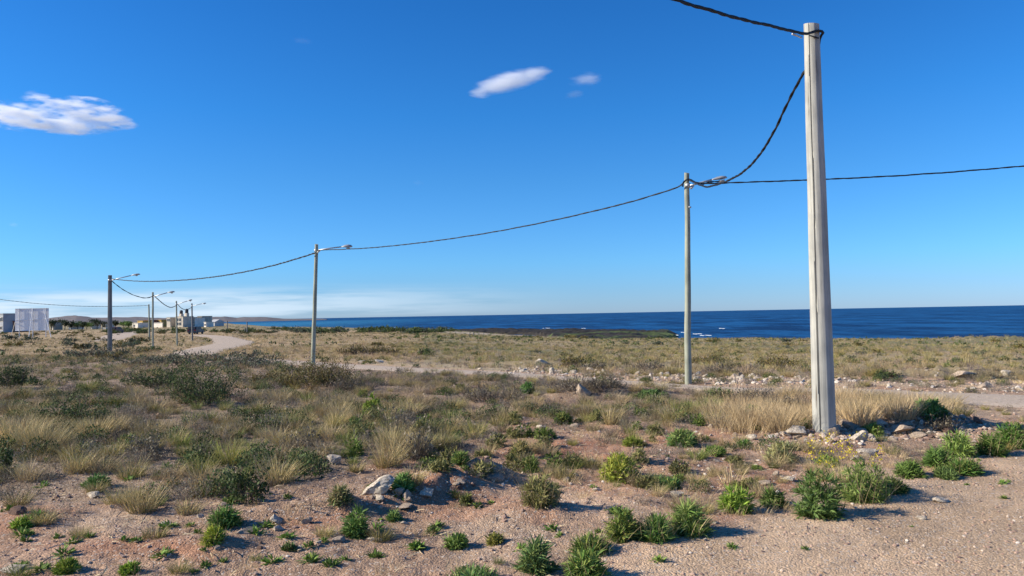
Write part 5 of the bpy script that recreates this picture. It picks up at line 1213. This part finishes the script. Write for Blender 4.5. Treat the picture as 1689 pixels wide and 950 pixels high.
# ---------------------------------------------------------------- clouds (real volumes, far above the land)
def cloud(label, px0, px1, py0, py1, lobes, Yd=3200, dens=.02, nscale=1.0, thr=.0, seed=0, depthf=.35, namp=1.0):
    """lobes in picture-plane units: (px, py, rx, ry, strength)"""
    c0 = at_depth((px0+px1)/2, (py0+py1)/2, Yd); k = Yd/F; Wd = (px1-px0)*k; Hd = (py1-py0)*k; Dp = Wd*depthf
    mb = MB(); mb.box((0, 0, 0), (Wd, Dp, Hd)); m = bpy.data.materials.new('cloud_vapour'); m.use_nodes = True; n = m.node_tree.nodes; l = m.node_tree.links
    n.remove(n['Principled BSDF']); tc = n.new('ShaderNodeTexCoord'); t = n.new('ShaderNodeTexNoise'); t.noise_dimensions = '4D'; t.inputs['W'].default_value = seed
    mp = n.new('ShaderNodeMapping'); mp.inputs['Scale'].default_value = (.42, .5, 2.0); mp.inputs['Rotation'].default_value = (0, .12, 0); l.new(tc.outputs['Object'], mp.inputs[0]); l.new(mp.outputs[0], t.inputs['Vector'])
    t.inputs['Scale'].default_value = .028*nscale; t.inputs['Detail'].default_value = 5; t.inputs['Roughness'].default_value = .6
    acc = None
    for lx, ly, rx, ry, rot, s in lobes:
        a = at_depth(lx, ly, Yd)-c0; mm = n.new('ShaderNodeMapping'); mm.vector_type = 'TEXTURE'; mm.inputs['Location'].default_value = (a.x, 0, a.z); mm.inputs['Rotation'].default_value = (0, rot, 0); mm.inputs['Scale'].default_value = (rx*k, Dp*.48, ry*k)
        l.new(tc.outputs['Object'], mm.inputs[0]); ln = n.new('ShaderNodeVectorMath'); ln.operation = 'LENGTH'; l.new(mm.outputs[0], ln.inputs[0])
        v = nmath(n, l, 'MULTIPLY', nmath(n, l, 'SUBTRACT', 1.0, ln.outputs['Value']), s); acc = v if acc is None else nmath(n, l, 'MAXIMUM', acc, v)
    v = nmath(n, l, 'ADD', acc, nmath(n, l, 'MULTIPLY', nmath(n, l, 'SUBTRACT', t.outputs[0], .5), 3.2*namp)); v = nmath(n, l, 'MINIMUM', v, nmath(n, l, 'MULTIPLY', nmath(n, l, 'ADD', acc, .12), 3))
    v = nmath(n, l, 'MULTIPLY', ramp(n, l, v, thr, thr+.9, 0, 1), dens)
    pv = n.new('ShaderNodeVolumePrincipled'); pv.inputs['Color'].default_value = (1, 1, 1, 1); pv.inputs['Anisotropy'].default_value = .2; l.new(v, pv.inputs['Density']); l.new(pv.outputs[0], n['Material Output'].inputs['Volume'])
    o = mb.build('cloud', m); o.location = c0; tag(o, label, 'cloud')
    return o
cloud('largest white ragged cloud at the left edge of the sky', -40, 232, 140, 232, [(30, 192, 75, 24, .10, 1.2), (95, 207, 70, 13, .12, 1.1), (150, 190, 62, 26, .12, .9), (85, 172, 40, 12, .1, .55), (180, 200, 45, 10, .05, .9), (150, 175, 40, 12, .05, .7)], dens=.016, nscale=.85, seed=3, namp=2.1, thr=.10)
cloud('bright elongated white cloud high in the middle of the sky', 765, 925, 100, 168, [(832, 137, 56, 18, -.22, 1.35), (880, 124, 36, 11, -.15, .8), (800, 148, 28, 11, -.1, .7)], dens=.024, nscale=.7, seed=5, namp=.6)
cloud('faint small cloud wisp right of the bright elongated cloud, the upper one', 935, 995, 118, 150, [(964, 132, 30, 13, -.1, 1.0)], dens=.018, nscale=1.0, seed=7, namp=.5)
cloud('faint small cloud wisp right of the bright elongated cloud, the lower one', 925, 965, 146, 168, [(944, 157, 20, 9, -.2, 1.0)], dens=.016, nscale=1.0, seed=8, namp=.5)
cloud('tiny faint cloud just above the largest cloud', 30, 68, 145, 163, [(49, 154, 15, 6, 0, .9)], dens=.009, nscale=1.0, seed=9, namp=.4)
cloud('very faint wisp in the upper left sky', 470, 520, 58, 78, [(495, 67, 22, 7, .15, .8)], dens=.0022, nscale=1.0, seed=10, namp=.4)
cloud('very faint tiny cloud low in the middle of the sky', 674, 702, 294, 310, [(688, 302, 12, 6, 0, .9)], dens=.0025, nscale=1.0, seed=11, namp=.3)
cloud('tiny faint cloud near the left edge low in the sky', 8, 38, 362, 380, [(22, 371, 11, 6, 0, .9)], dens=.005, nscale=1.0, seed=12, namp=.3)
